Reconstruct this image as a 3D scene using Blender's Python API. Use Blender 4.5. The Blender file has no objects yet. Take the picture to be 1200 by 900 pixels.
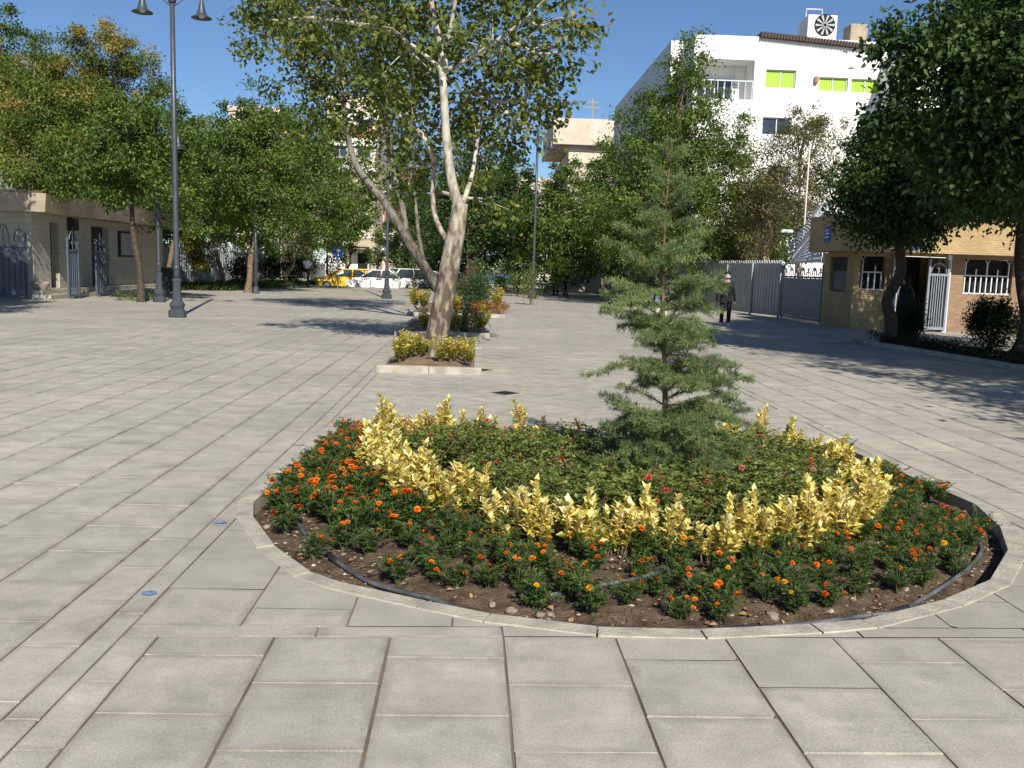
import bpy, math, random
import numpy as np
from mathutils import Vector, Matrix, noise

R = math.radians
scene = bpy.context.scene
COL = scene.collection
rng = np.random.default_rng(7)
random.seed(7)

# ------------------------------------------------------------------ camera
F, EYE = 1060.0, 1.62
def _n(v):
    v = np.array(v, float); return v / np.linalg.norm(v)
_xd, _yd, _t = (565 - 600) / F, -(312 - 450) / F, math.tan(R(1.75))
AY = _n([_xd, _yd, -1]); AZ = _n([_t, 1, _t * _xd + _yd]); AX = np.cross(AY, AZ)
ROT = np.array([AX, AY, AZ])
def ray(px, py):
    return ROT @ np.array([(px - 600) / F, -(py - 450) / F, -1.0])
def gp(px, py, z=0.0):
    r = ray(px, py); k = (z - EYE) / r[2]
    return (float(r[0] * k), float(r[1] * k))
def at(px, py, d):
    r = ray(px, py); k = d / r[1]
    return (float(r[0] * k), float(d), float(EYE + r[2] * k))
cam = bpy.data.cameras.new('camera'); cam.sensor_width = 36; cam.lens = 36 * F / 1200
cam.clip_start = 0.05; cam.clip_end = 2000
camo = bpy.data.objects.new('camera', cam); COL.objects.link(camo)
M = Matrix([list(ROT[0]) + [0], list(ROT[1]) + [0], list(ROT[2]) + [EYE], [0, 0, 0, 1]])
camo.matrix_world = M
scene.camera = camo

# ------------------------------------------------------------------ light
SUN_EL, SUN_AZ = 36.5, 12.0          # shadows run to (-sin az, cos az)
sd = Vector((math.sin(R(SUN_AZ)) * math.cos(R(SUN_EL)), -math.cos(R(SUN_AZ)) * math.cos(R(SUN_EL)), math.sin(R(SUN_EL))))
sl = bpy.data.lights.new('sun', 'SUN'); sl.energy = 4.6; sl.angle = R(0.53); sl.color = (1.0, 0.94, 0.84)
so = bpy.data.objects.new('sun', sl); COL.objects.link(so)
so.rotation_euler = sd.to_track_quat('Z', 'Y').to_euler()
w = bpy.data.worlds.new('World'); scene.world = w; w.use_nodes = True
nt = w.node_tree; bg = nt.nodes['Background']
sky = nt.nodes.new('ShaderNodeTexSky'); sky.sky_type = 'NISHITA'; sky.sun_disc = False
sky.sun_elevation = R(SUN_EL); sky.sun_rotation = R(180 - SUN_AZ)
sky.altitude = 1300; sky.air_density = 1.0; sky.dust_density = 0.1; sky.ozone_density = 6.0
nt.links.new(sky.outputs[0], bg.inputs[0]); bg.inputs[1].default_value = 0.072
vs = scene.view_settings
vs.view_transform = 'Standard'; vs.look = 'None'; vs.exposure = 0.5; vs.gamma = 1.0; vs.use_curve_mapping = False

# ------------------------------------------------------------------ materials
def newmat(name):
    m = bpy.data.materials.new(name); m.use_nodes = True
    return m, m.node_tree, m.node_tree.nodes['Principled BSDF']
def sc(c, k): return tuple(min(1, x * k) for x in c[:3]) + (1,)
def mat(name, c, rough=0.7, metal=0.0, var=0.2, scale=6.0, bump=0.0, bscale=40.0, spec=0.4, c2=None):
    m, t, b = newmat(name)
    tc = t.nodes.new('ShaderNodeTexCoord')
    nz = t.nodes.new('ShaderNodeTexNoise'); nz.inputs['Scale'].default_value = scale; nz.inputs['Detail'].default_value = 6
    t.links.new(tc.outputs['Object'], nz.inputs['Vector'])
    rp = t.nodes.new('ShaderNodeValToRGB')
    rp.color_ramp.elements[0].position = 0.3; rp.color_ramp.elements[1].position = 0.7
    rp.color_ramp.elements[0].color = sc(c, 1 - var); rp.color_ramp.elements[1].color = sc(c2 or c, 1 + (0 if c2 else var))
    t.links.new(nz.outputs['Fac'], rp.inputs[0]); t.links.new(rp.outputs[0], b.inputs['Base Color'])
    b.inputs['Roughness'].default_value = rough; b.inputs['Metallic'].default_value = metal
    b.inputs['Specular IOR Level'].default_value = spec
    if bump:
        n2 = t.nodes.new('ShaderNodeTexNoise'); n2.inputs['Scale'].default_value = bscale; n2.inputs['Detail'].default_value = 5
        t.links.new(tc.outputs['Object'], n2.inputs['Vector'])
        bp = t.nodes.new('ShaderNodeBump'); bp.inputs['Strength'].default_value = bump; bp.inputs['Distance'].default_value = 0.02
        t.links.new(n2.outputs['Fac'], bp.inputs['Height']); t.links.new(bp.outputs[0], b.inputs['Normal'])
    return m
def leafmat(name, cols, transl=0.35, rough=0.5, spec=0.35):
    m, t, b = newmat(name)
    a = t.nodes.new('ShaderNodeAttribute'); a.attribute_name = 'tone'
    rp = t.nodes.new('ShaderNodeValToRGB'); cr = rp.color_ramp
    for i, (p, c) in enumerate(cols):
        e = cr.elements[i] if i < 2 else cr.elements.new(p)
        e.position = p; e.color = tuple(c) + (1,)
    t.links.new(a.outputs['Fac'], rp.inputs[0]); t.links.new(rp.outputs[0], b.inputs['Base Color'])
    b.inputs['Roughness'].default_value = rough; b.inputs['Specular IOR Level'].default_value = spec
    tr = t.nodes.new('ShaderNodeBsdfTranslucent')
    mx = t.nodes.new('ShaderNodeMixShader'); mx.inputs[0].default_value = transl
    hs = t.nodes.new('ShaderNodeHueSaturation'); hs.inputs['Value'].default_value = 1.3; hs.inputs['Saturation'].default_value = 1.1; hs.inputs['Hue'].default_value = 0.485
    t.links.new(rp.outputs[0], hs.inputs['Color']); t.links.new(hs.outputs[0], tr.inputs[0])
    t.links.new(b.outputs[0], mx.inputs[1]); t.links.new(tr.outputs[0], mx.inputs[2])
    t.links.new(mx.outputs[0], t.nodes['Material Output'].inputs[0])
    return m
def brickmat(name, c1, c2, mortar, bw=0.22, bh=0.065, rough=0.85):
    m, t, b = newmat(name)
    tc = t.nodes.new('ShaderNodeTexCoord'); sp = t.nodes.new('ShaderNodeSeparateXYZ'); cb = t.nodes.new('ShaderNodeCombineXYZ')
    ad = t.nodes.new('ShaderNodeMath'); ad.operation = 'ADD'
    t.links.new(tc.outputs['Object'], sp.inputs[0]); t.links.new(sp.outputs[0], ad.inputs[0]); t.links.new(sp.outputs[1], ad.inputs[1])
    t.links.new(ad.outputs[0], cb.inputs[0]); t.links.new(sp.outputs[2], cb.inputs[1])
    br = t.nodes.new('ShaderNodeTexBrick'); br.inputs['Scale'].default_value = 1
    br.inputs['Brick Width'].default_value = bw; br.inputs['Row Height'].default_value = bh; br.inputs['Mortar Size'].default_value = 0.006
    br.inputs['Color1'].default_value = c1 + (1,); br.inputs['Color2'].default_value = c2 + (1,); br.inputs['Mortar'].default_value = mortar + (1,)
    t.links.new(cb.outputs[0], br.inputs['Vector'])
    nz = t.nodes.new('ShaderNodeTexNoise'); nz.inputs['Scale'].default_value = 1.3; nz.inputs['Detail'].default_value = 6
    t.links.new(tc.outputs['Object'], nz.inputs['Vector'])
    mr = t.nodes.new('ShaderNodeMapRange'); mr.inputs['To Min'].default_value = 0.7; mr.inputs['To Max'].default_value = 1.25
    t.links.new(nz.outputs['Fac'], mr.inputs['Value'])
    mx = t.nodes.new('ShaderNodeVectorMath'); mx.operation = 'SCALE'
    t.links.new(br.outputs['Color'], mx.inputs[0]); t.links.new(mr.outputs[0], mx.inputs['Scale'])
    t.links.new(mx.outputs[0], b.inputs['Base Color']); b.inputs['Roughness'].default_value = rough
    bp = t.nodes.new('ShaderNodeBump'); bp.inputs['Strength'].default_value = 0.5; bp.inputs['Distance'].default_value = 0.01; bp.invert = True
    t.links.new(br.outputs['Fac'], bp.inputs['Height']); t.links.new(bp.outputs[0], b.inputs['Normal'])
    return m
def slabmat(name, cA, cB, cC):
    m, t, b = newmat(name)
    L = t.links
    tc = t.nodes.new('ShaderNodeTexCoord')
    a = t.nodes.new('ShaderNodeAttribute'); a.attribute_name = 'tone'
    rp = t.nodes.new('ShaderNodeValToRGB'); cr = rp.color_ramp
    cr.elements[0].position = 0; cr.elements[0].color = cA + (1,); cr.elements[1].position = 1; cr.elements[1].color = cC + (1,)
    e = cr.elements.new(0.5); e.color = cB + (1,)
    L.new(a.outputs['Fac'], rp.inputs[0])
    def noi(scale, det, lo, hi, vec=None, p0=0.3, p1=0.7):
        n = t.nodes.new('ShaderNodeTexNoise'); n.inputs['Scale'].default_value = scale; n.inputs['Detail'].default_value = det; n.inputs['Roughness'].default_value = 0.65
        L.new(vec or tc.outputs['Object'], n.inputs['Vector'])
        r = t.nodes.new('ShaderNodeMapRange'); r.inputs['From Min'].default_value = p0; r.inputs['From Max'].default_value = p1
        r.inputs['To Min'].default_value = lo; r.inputs['To Max'].default_value = hi
        L.new(n.outputs['Fac'], r.inputs['Value']); return r.outputs[0], n.outputs['Fac']
    mp = t.nodes.new('ShaderNodeMapping'); mp.inputs['Scale'].default_value = (0.35, 2.2, 1); L.new(tc.outputs['Object'], mp.inputs[0])
    f1, _ = noi(0.35, 5, 0.82, 1.13)
    f2, _ = noi(4.5, 8, 0.80, 1.15)
    f3, _ = noi(1.6, 6, 0.9, 1.08, mp.outputs[0])
    f4, h4 = noi(120, 3, 0.78, 1.2)
    f5, _ = noi(2.2, 9, 1.0, 0.62, None, 0.58, 0.76)
    f7, _ = noi(1.1, 10, 1.0, 1.22, None, 0.54, 0.72)
    f8, _ = noi(0.8, 10, 1.0, 0.8, mp.outputs[0], 0.56, 0.7)
    da = t.nodes.new('ShaderNodeAttribute'); da.attribute_name = 'dirt'
    n6 = t.nodes.new('ShaderNodeTexNoise'); n6.inputs['Scale'].default_value = 9; n6.inputs['Detail'].default_value = 6; L.new(tc.outputs['Object'], n6.inputs['Vector'])
    m6 = t.nodes.new('ShaderNodeMapRange'); m6.inputs['From Min'].default_value = 0.35; m6.inputs['From Max'].default_value = 0.7; m6.inputs['To Min'].default_value = 0.0; m6.inputs['To Max'].default_value = 0.42; L.new(n6.outputs['Fac'], m6.inputs['Value'])
    d1_ = t.nodes.new('ShaderNodeMath'); d1_.operation = 'MULTIPLY'; L.new(m6.outputs[0], d1_.inputs[0]); L.new(da.outputs['Fac'], d1_.inputs[1])
    d2_ = t.nodes.new('ShaderNodeMath'); d2_.operation = 'SUBTRACT'; d2_.inputs[0].default_value = 1.0; L.new(d1_.outputs[0], d2_.inputs[1])
    def mul(x, y):
        q = t.nodes.new('ShaderNodeMath'); q.operation = 'MULTIPLY'; L.new(x, q.inputs[0]); L.new(y, q.inputs[1]); return q.outputs[0]
    k = mul(mul(mul(mul(f1, f2), mul(f3, f4)), f5), mul(d2_.outputs[0], mul(f7, f8)))
    v = t.nodes.new('ShaderNodeVectorMath'); v.operation = 'SCALE'; L.new(rp.outputs[0], v.inputs[0]); L.new(k, v.inputs['Scale'])
    L.new(v.outputs[0], b.inputs['Base Color'])
    b.inputs['Roughness'].default_value = 0.72; b.inputs['Specular IOR Level'].default_value = 0.35
    bp = t.nodes.new('ShaderNodeBump'); bp.inputs['Strength'].default_value = 0.35; bp.inputs['Distance'].default_value = 0.004
    L.new(h4, bp.inputs['Height']); L.new(bp.outputs[0], b.inputs['Normal'])
    return m

MT = {}
MT['slab'] = slabmat('paving slab', (0.445, 0.415, 0.348), (0.42, 0.393, 0.333), (0.46, 0.422, 0.35))
MT['mortar'] = mat('joint sand', (0.165, 0.13, 0.088), 0.95, var=0.45, scale=2.5)
MT['kerb'] = mat('kerb stone', (0.40, 0.37, 0.305), 0.8, var=0.26, scale=7, bump=0.4, bscale=60)
MT['kerbwhite'] = mat('pale kerb', (0.37, 0.335, 0.285), 0.85, var=0.25, scale=5, bump=0.5, bscale=40)
MT['soil'] = mat('garden soil', (0.075, 0.046, 0.028), 0.95, var=0.5, scale=11, bump=1.0, bscale=70, c2=(0.17, 0.115, 0.072))
MT['drysoil'] = mat('dry soil', (0.2, 0.14, 0.09), 0.95, var=0.35, scale=5, bump=1.0, bscale=30)
MT['asphalt'] = mat('asphalt', (0.055, 0.055, 0.055), 0.9, var=0.25, scale=3, bump=0.4, bscale=90)
MT['ground'] = mat('ground', (0.2, 0.18, 0.15), 0.95, var=0.2, scale=0.5)
MT['bark'] = mat('tree bark', (0.17, 0.12, 0.08), 0.9, var=0.45, scale=9, bump=1.0, bscale=25)
MT['dbark'] = mat('dark bark', (0.07, 0.05, 0.036), 0.9, var=0.4, scale=9, bump=1.0, bscale=25)
MT['iron'] = mat('painted lamp iron', (0.075, 0.085, 0.10), 0.45, 0.4, var=0.15, scale=5)
MT['dkiron'] = mat('dark iron', (0.022, 0.024, 0.026), 0.5, 0.3, var=0.2, scale=5)
MT['bluegrey'] = mat('blue grey paint with shade', (0.085, 0.11, 0.145), 0.5, 0.2, var=0.15, scale=3)  # gate blue darkened: the shade by the kiosk is painted into it
MT['greyfence'] = mat('grey fence sheet', (0.42, 0.45, 0.48), 0.5, 0.2, var=0.1, scale=3)
MT['dgrey'] = mat('weathered grey sheet', (0.34, 0.355, 0.37), 0.55, 0.2, var=0.12, scale=2)
MT['whitemetal'] = mat('white painted bars', (0.62, 0.64, 0.68), 0.45, 0.1, var=0.1, scale=4)
MT['gategrey'] = mat('blue grey sheet gate paint', (0.17, 0.205, 0.25), 0.5, 0.2, var=0.12, scale=2)
MT['gate_shaded'] = mat('shaded white gate paint', (0.24, 0.265, 0.31), 0.5, 0.1, var=0.15, scale=4)  # white gate leaves, with the bluish shade on them put into the colour
def wallmat():
    m, t, b = newmat('white render'); L = t.links
    tc = t.nodes.new('ShaderNodeTexCoord'); mp = t.nodes.new('ShaderNodeMapping'); mp.inputs['Scale'].default_value = (2.2, 2.2, 0.12); L.new(tc.outputs['Object'], mp.inputs[0])
    n = t.nodes.new('ShaderNodeTexNoise'); n.inputs['Scale'].default_value = 1.0; n.inputs['Detail'].default_value = 7; L.new(mp.outputs[0], n.inputs['Vector'])
    r = t.nodes.new('ShaderNodeValToRGB'); r.color_ramp.elements[0].position = .5; r.color_ramp.elements[0].color = (.83, .825, .80, 1); r.color_ramp.elements[1].position = .8; r.color_ramp.elements[1].color = (.60, .585, .55, 1)
    L.new(n.outputs['Fac'], r.inputs[0]); L.new(r.outputs[0], b.inputs['Base Color']); b.inputs['Roughness'].default_value = .85; return m
MT['white'] = wallmat()
MT['ochre'] = brickmat('ochre brick', (0.46, 0.335, 0.165), (0.38, 0.27, 0.125), (0.26, 0.2, 0.12))
MT['redbrick'] = brickmat('red brick', (0.24, 0.145, 0.085), (0.31, 0.205, 0.125), (0.20, 0.16, 0.115))
MT['cream'] = brickmat('cream brick', (0.46, 0.43, 0.36), (0.40, 0.38, 0.31), (0.3, 0.28, 0.24), 0.6, 0.2)
MT['concrete'] = mat('concrete', (0.36, 0.30, 0.225), 0.9, var=0.25, scale=1.2, bump=0.4, bscale=12)
MT['palecon'] = mat('pale concrete', (0.60, 0.51, 0.41), 0.9, var=0.2, scale=0.7)
MT['beige'] = mat('beige stone', (0.58, 0.50, 0.40), 0.85, var=0.12, scale=0.6)
MT['brown'] = mat('brown cladding', (0.33, 0.16, 0.09), 0.8, var=0.2, scale=2)
MT['glass'] = mat('window glass', (0.035, 0.045, 0.06), 0.12, 0.0, var=0.3, scale=0.6, spec=0.7)
MT['curtain'] = None
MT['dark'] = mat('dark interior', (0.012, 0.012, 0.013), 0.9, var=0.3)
MT['black'] = mat('black cloth', (0.012, 0.012, 0.014), 0.85, var=0.4, scale=8)
MT['rubber'] = mat('black rubber', (0.025, 0.028, 0.032), 0.45, var=0.3, scale=20)
MT['hose'] = mat('dusty hose', (0.055, 0.062, 0.072), 0.5, var=0.4, scale=6, c2=(0.16, 0.17, 0.18))
MT['blue'] = mat('blue paint', (0.03, 0.13, 0.42), 0.5, var=0.15)
MT['paint'] = mat('blue spray paint', (0.10, 0.20, 0.42), 0.8, var=0.4, scale=30, c2=(0.22, 0.32, 0.47))
MT['stone'] = mat('pale stone', (0.27, 0.225, 0.175), 0.9, var=0.35, scale=12, bump=0.6, bscale=30)
MT['skin'] = mat('skin', (0.45, 0.27, 0.19), 0.55, var=0.08)
MT['beigecloth'] = mat('pale trousers', (0.62, 0.55, 0.46), 0.85, var=0.12)
MT['bluecloth'] = mat('grey blue shirt', (0.20, 0.25, 0.33), 0.85, var=0.12)
MT['olive'] = mat('dark jacket', (0.011, 0.013, 0.012), 0.85, var=0.2)  # dark cloth taken near black, shade on the wearer painted in
MT['whitecloth'] = mat('white cloth', (0.8, 0.8, 0.8), 0.85, var=0.05)
MT['hair'] = mat('hair', (0.015, 0.011, 0.009), 0.6, var=0.3)
MT['yellow'] = mat('taxi yellow', (0.80, 0.50, 0.02), 0.3, var=0.05)
MT['carwhite'] = mat('car white', (0.8, 0.8, 0.8), 0.25, var=0.03)
MT['carsilver'] = mat('car silver', (0.5, 0.52, 0.55), 0.3, 0.4, var=0.05)
MT['carblue'] = mat('truck blue', (0.03, 0.15, 0.40), 0.35, var=0.1)
MT['chrome'] = mat('rim metal', (0.5, 0.5, 0.52), 0.35, 0.8, var=0.1)
MT['red'] = mat('red lens', (0.5, 0.02, 0.02), 0.3, var=0.1)
MT['lens'] = mat('lamp lens', (0.7, 0.68, 0.6), 0.2, var=0.05)
MT['roofbrown'] = mat('brown corrugated roof', (0.065, 0.04, 0.032), 0.7, var=0.3, scale=6)
# plane-tree bark: pale with brown-grey plates
def planebark(dk=1.0):
    m, t, b = newmat('plane tree bark'); L = t.links
    tc = t.nodes.new('ShaderNodeTexCoord')
    v = t.nodes.new('ShaderNodeTexNoise'); v.inputs['Scale'].default_value = 5.0; v.inputs['Detail'].default_value = 5; v.inputs['Roughness'].default_value = 0.6
    mp = t.nodes.new('ShaderNodeMapping'); mp.inputs['Scale'].default_value = (1.6, 1.6, 0.7)
    L.new(tc.outputs['Object'], mp.inputs[0]); L.new(mp.outputs[0], v.inputs['Vector'])
    sp = t.nodes.new('ShaderNodeSeparateXYZ'); L.new(tc.outputs['Object'], sp.inputs[0])
    mr = t.nodes.new('ShaderNodeMapRange'); mr.inputs['From Min'].default_value = 1.0; mr.inputs['From Max'].default_value = 4.0
    mr.inputs['To Min'].default_value = -0.12; mr.inputs['To Max'].default_value = 0.12
    L.new(sp.outputs[2], mr.inputs['Value'])
    ad = t.nodes.new('ShaderNodeMath'); L.new(v.outputs['Fac'], ad.inputs[0]); L.new(mr.outputs[0], ad.inputs[1])
    rp = t.nodes.new('ShaderNodeValToRGB'); cr = rp.color_ramp
    cr.elements[0].position = 0.36; cr.elements[0].color = (0.085, 0.062, 0.045, 1)
    cr.elements[1].position = 0.62; cr.elements[1].color = (0.46, 0.43, 0.355, 1)
    e = cr.elements.new(0.41); e.color = (0.18, 0.145, 0.105, 1)
    e = cr.elements.new(0.5); e.color = (0.29, 0.245, 0.185, 1)
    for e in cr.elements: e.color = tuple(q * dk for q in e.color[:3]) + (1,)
    L.new(ad.outputs[0], rp.inputs[0]); L.new(rp.outputs[0], b.inputs['Base Color']); b.inputs['Roughness'].default_value = 0.8
    bp = t.nodes.new('ShaderNodeBump'); bp.inputs['Strength'].default_value = 0.6; bp.inputs['Distance'].default_value = 0.02
    L.new(v.outputs['Fac'], bp.inputs['Height']); L.new(bp.outputs[0], b.inputs['Normal'])
    return m
MT['plane'] = planebark(); MT['plane_shaded'] = planebark(0.42)  # leaning plane: darker, browner bark with its shade painted into the colour
def curtainmat():
    m, t, b = newmat('green curtain'); L = t.links
    tc = t.nodes.new('ShaderNodeTexCoord'); wv = t.nodes.new('ShaderNodeTexWave'); wv.inputs['Scale'].default_value = 2.2; wv.inputs['Distortion'].default_value = 1.5
    L.new(tc.outputs['Object'], wv.inputs['Vector'])
    rp = t.nodes.new('ShaderNodeValToRGB'); rp.color_ramp.elements[0].color = (0.24, 0.42, 0.02, 1); rp.color_ramp.elements[1].color = (0.38, 0.60, 0.04, 1)
    L.new(wv.outputs['Fac'], rp.inputs[0]); L.new(rp.outputs[0], b.inputs['Base Color']); return m
MT['curtain'] = curtainmat()

LM = {}
LM['elm'] = leafmat('street tree leaves', [(0, (0.032, 0.07, 0.012)), (1, (0.24, 0.28, 0.06)), (0.5, (0.10, 0.17, 0.028)), (0.9, (0.19, 0.245, 0.048))])
LM['mulb'] = leafmat('mulberry leaves', [(0, (0.018, 0.046, 0.012)), (1, (0.15, 0.23, 0.055)), (0.5, (0.052, 0.108, 0.025)), (0.8, (0.085, 0.15, 0.035))])
LM['plane'] = leafmat('plane leaves', [(0, (0.05, 0.085, 0.016)), (1, (0.33, 0.26, 0.07)), (0.55, (0.13, 0.17, 0.03)), (0.88, (0.24, 0.24, 0.045))])
LM['koel'] = leafmat('rain tree leaves', [(0, (0.045, 0.09, 0.015)), (1, (0.42, 0.27, 0.10)), (0.6, (0.135, 0.19, 0.034)), (0.78, (0.23, 0.25, 0.045)), (0.9, (0.34, 0.28, 0.06))])
LM['dry'] = leafmat('dry leaves', [(0, (0.06, 0.08, 0.02)), (1, (0.30, 0.20, 0.11)), (0.45, (0.13, 0.14, 0.04)), (0.7, (0.2, 0.16, 0.07))])
LM['yel'] = leafmat('yellow green leaves', [(0, (0.12, 0.15, 0.015)), (1, (0.36, 0.30, 0.03))])
LM['cedar'] = leafmat('cedar needles', [(0, (0.06, 0.105, 0.035)), (1, (0.27, 0.33, 0.12)), (0.5, (0.145, 0.22, 0.08))], 0.3, 0.55)
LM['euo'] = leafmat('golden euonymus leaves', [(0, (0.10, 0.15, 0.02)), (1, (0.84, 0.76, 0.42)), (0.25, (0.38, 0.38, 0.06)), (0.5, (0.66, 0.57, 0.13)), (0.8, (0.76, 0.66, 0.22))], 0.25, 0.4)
LM['mari'] = leafmat('marigold foliage', [(0, (0.03, 0.065, 0.018)), (1, (0.17, 0.22, 0.065)), (0.5, (0.08, 0.14, 0.036))])
LM['rose'] = leafmat('rose foliage', [(0, (0.04, 0.075, 0.018)), (1, (0.38, 0.26, 0.12)), (0.5, (0.16, 0.215, 0.05)), (0.82, (0.28, 0.29, 0.085))])
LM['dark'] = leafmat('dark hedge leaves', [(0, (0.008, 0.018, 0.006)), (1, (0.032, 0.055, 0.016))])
LM['sage'] = leafmat('blue green bush leaves', [(0, (0.03, 0.075, 0.03)), (1, (0.12, 0.19, 0.075))])
LM['rust'] = leafmat('rusty dead foliage', [(0, (0.11, 0.045, 0.02)), (1, (0.24, 0.11, 0.05))])
LM['orange'] = leafmat('orange petals', [(0, (0.62, 0.09, 0.008)), (1, (0.90, 0.36, 0.015)), (0.5, (0.82, 0.20, 0.008))], 0.2, 0.6)
LM['yellowf'] = leafmat('yellow petals', [(0, (0.75, 0.34, 0.01)), (1, (0.92, 0.56, 0.03))], 0.2, 0.6)
LM['redf'] = leafmat('rust petals', [(0, (0.36, 0.035, 0.008)), (1, (0.78, 0.15, 0.01))], 0.2, 0.6)
LM['rosef'] = leafmat('rose petals', [(0, (0.45, 0.02, 0.02)), (1, (0.75, 0.16, 0.12))], 0.2, 0.6)
LM['pinkf'] = leafmat('pink petals', [(0, (0.60, 0.10, 0.10)), (1, (0.80, 0.36, 0.30))], 0.2, 0.6)
LM['mass'] = leafmat('orange flowers among foliage', [(0, (0.03, 0.06, 0.02)), (1, (0.60, 0.22, 0.02)), (0.4, (0.06, 0.08, 0.02)), (0.5, (0.33, 0.09, 0.012)), (0.8, (0.46, 0.13, 0.012))], 0.2, 0.6)
LM['litter'] = leafmat('pebbles and litter', [(0, (0.07, 0.045, 0.03)), (1, (0.56, 0.49, 0.40)), (0.5, (0.18, 0.125, 0.085))], 0.0, 0.9)
LM['fallen'] = leafmat('fallen leaves', [(0, (0.20, 0.10, 0.04)), (1, (0.50, 0.34, 0.17))], 0.2, 0.8)

# ------------------------------------------------------------------ object helpers
def link(o, parent=None):
    COL.objects.link(o)
    if parent: o.parent = parent
    return o
def tag(o, label=None, cat=None, group=None, kind=None):
    if label: o['label'] = label
    if cat: o['category'] = cat
    if group: o['group'] = group
    if kind: o['kind'] = kind
    return o
def thing(name, label, cat, loc=(0, 0, 0), rz=0, group=None):
    o = bpy.data.objects.new(name, None); o.empty_display_size = 0.2
    link(o); o.location = loc; o.rotation_euler = (0, 0, rz)
    return tag(o, label, cat, group)
def children(o): return [c for c in COL.objects if c.parent == o]
def copy_tree(o, parent=None):
    c = o.copy(); link(c)
    c.parent = parent
    for ch in children(o): copy_tree(ch, c)
    return c
ORD = ['', 'first', 'second', 'third', 'fourth', 'fifth', 'sixth', 'seventh', 'eighth', 'ninth', 'tenth', 'eleventh', 'twelfth', 'thirteenth', 'fourteenth', 'fifteenth', 'sixteenth', 'seventeenth', 'eighteenth', 'nineteenth', 'twentieth']
def ordn(i):
    if i <= 20: return ORD[i]
    tens = {2: 'twenty', 3: 'thirty', 4: 'forty', 5: 'fifty', 6: 'sixty', 7: 'seventy', 8: 'eighty', 9: 'ninety'}[i // 10]
    return tens + ('-' + ORD[i % 10] if i % 10 else '-eth').replace('y-eth', 'ieth')

class MB:
    def __init__(s): s.v = []; s.f = []; s.m = []
    def add(s, vs, fs, mi=0):
        k = len(s.v); s.v += [tuple(p) for p in vs]; s.f += [tuple(i + k for i in f) for f in fs]; s.m += [mi] * len(fs)
        return s
    def box(s, x0, x1, y0, y1, z0, z1, mi=0):
        return s.add([(x0, y0, z0), (x1, y0, z0), (x1, y1, z0), (x0, y1, z0), (x0, y0, z1), (x1, y0, z1), (x1, y1, z1), (x0, y1, z1)],
                     [(3, 2, 1, 0), (4, 5, 6, 7), (0, 1, 5, 4), (1, 2, 6, 5), (2, 3, 7, 6), (3, 0, 4, 7)], mi)
    def prism(s, poly, z0, z1, mi=0):
        n = len(poly)
        return s.add([(x, y, z0) for x, y in poly] + [(x, y, z1) for x, y in poly],
                     [tuple(range(n))[::-1], tuple(range(n, 2 * n))] + [(i, (i + 1) % n, n + (i + 1) % n, n + i) for i in range(n)], mi)
    def tube(s, pts, rad, n=8, cap=True, mi=0):
        pts = [Vector(p) for p in pts]; m = len(pts)
        if not hasattr(rad, '__len__'): rad = [rad] * m
        vs = []; ref = Vector((0.13, 0.97, 0.2))
        for i, p in enumerate(pts):
            d = (pts[min(i + 1, m - 1)] - pts[max(i - 1, 0)])
            d = d.normalized() if d.length > 1e-9 else Vector((0, 0, 1))
            u = ref - d * ref.dot(d)
            if u.length < 1e-3: u = Vector((1, 0, 0)) - d * d.x
            u.normalize(); ref = u; wv = d.cross(u)
            for k in range(n):
                a = 2 * math.pi * k / n
                vs.append(p + (u * math.cos(a) + wv * math.sin(a)) * rad[i])
        fs = []
        for i in range(m - 1):
            for k in range(n):
                fs.append((i * n + k, i * n + (k + 1) % n, (i + 1) * n + (k + 1) % n, (i + 1) * n + k))
        if cap: fs += [tuple(range(n))[::-1], tuple(range((m - 1) * n, m * n))]
        return s.add(vs, fs, mi)
    def lathe(s, prof, cx=0, cy=0, cz=0, n=16, mi=0):
        vs = []; m = len(prof)
        for r, z in prof:
            for k in range(n):
                a = 2 * math.pi * k / n; vs.append((cx + r * math.cos(a), cy + r * math.sin(a), cz + z))
        fs = [(i * n + k, i * n + (k + 1) % n, (i + 1) * n + (k + 1) % n, (i + 1) * n + k) for i in range(m - 1) for k in range(n)]
        return s.add(vs, fs, mi)
    def build(s, name, m, parent=None, smooth=False, bevel=0, loc=None):
        me = bpy.data.meshes.new(name); me.from_pydata(s.v, [], s.f)
        for q in (m if isinstance(m, (list, tuple)) else [m]): me.materials.append(q)
        if len(set(s.m)) > 1: me.polygons.foreach_set('material_index', s.m)
        if smooth: me.polygons.foreach_set('use_smooth', [True] * len(me.polygons))
        me.update()
        o = bpy.data.objects.new(name, me); link(o, parent)
        if loc: o.location = loc
        if bevel:
            b = o.modifiers.new('bevel', 'BEVEL'); b.width = bevel; b.segments = 2; b.limit_method = 'ANGLE'
        return o

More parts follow.
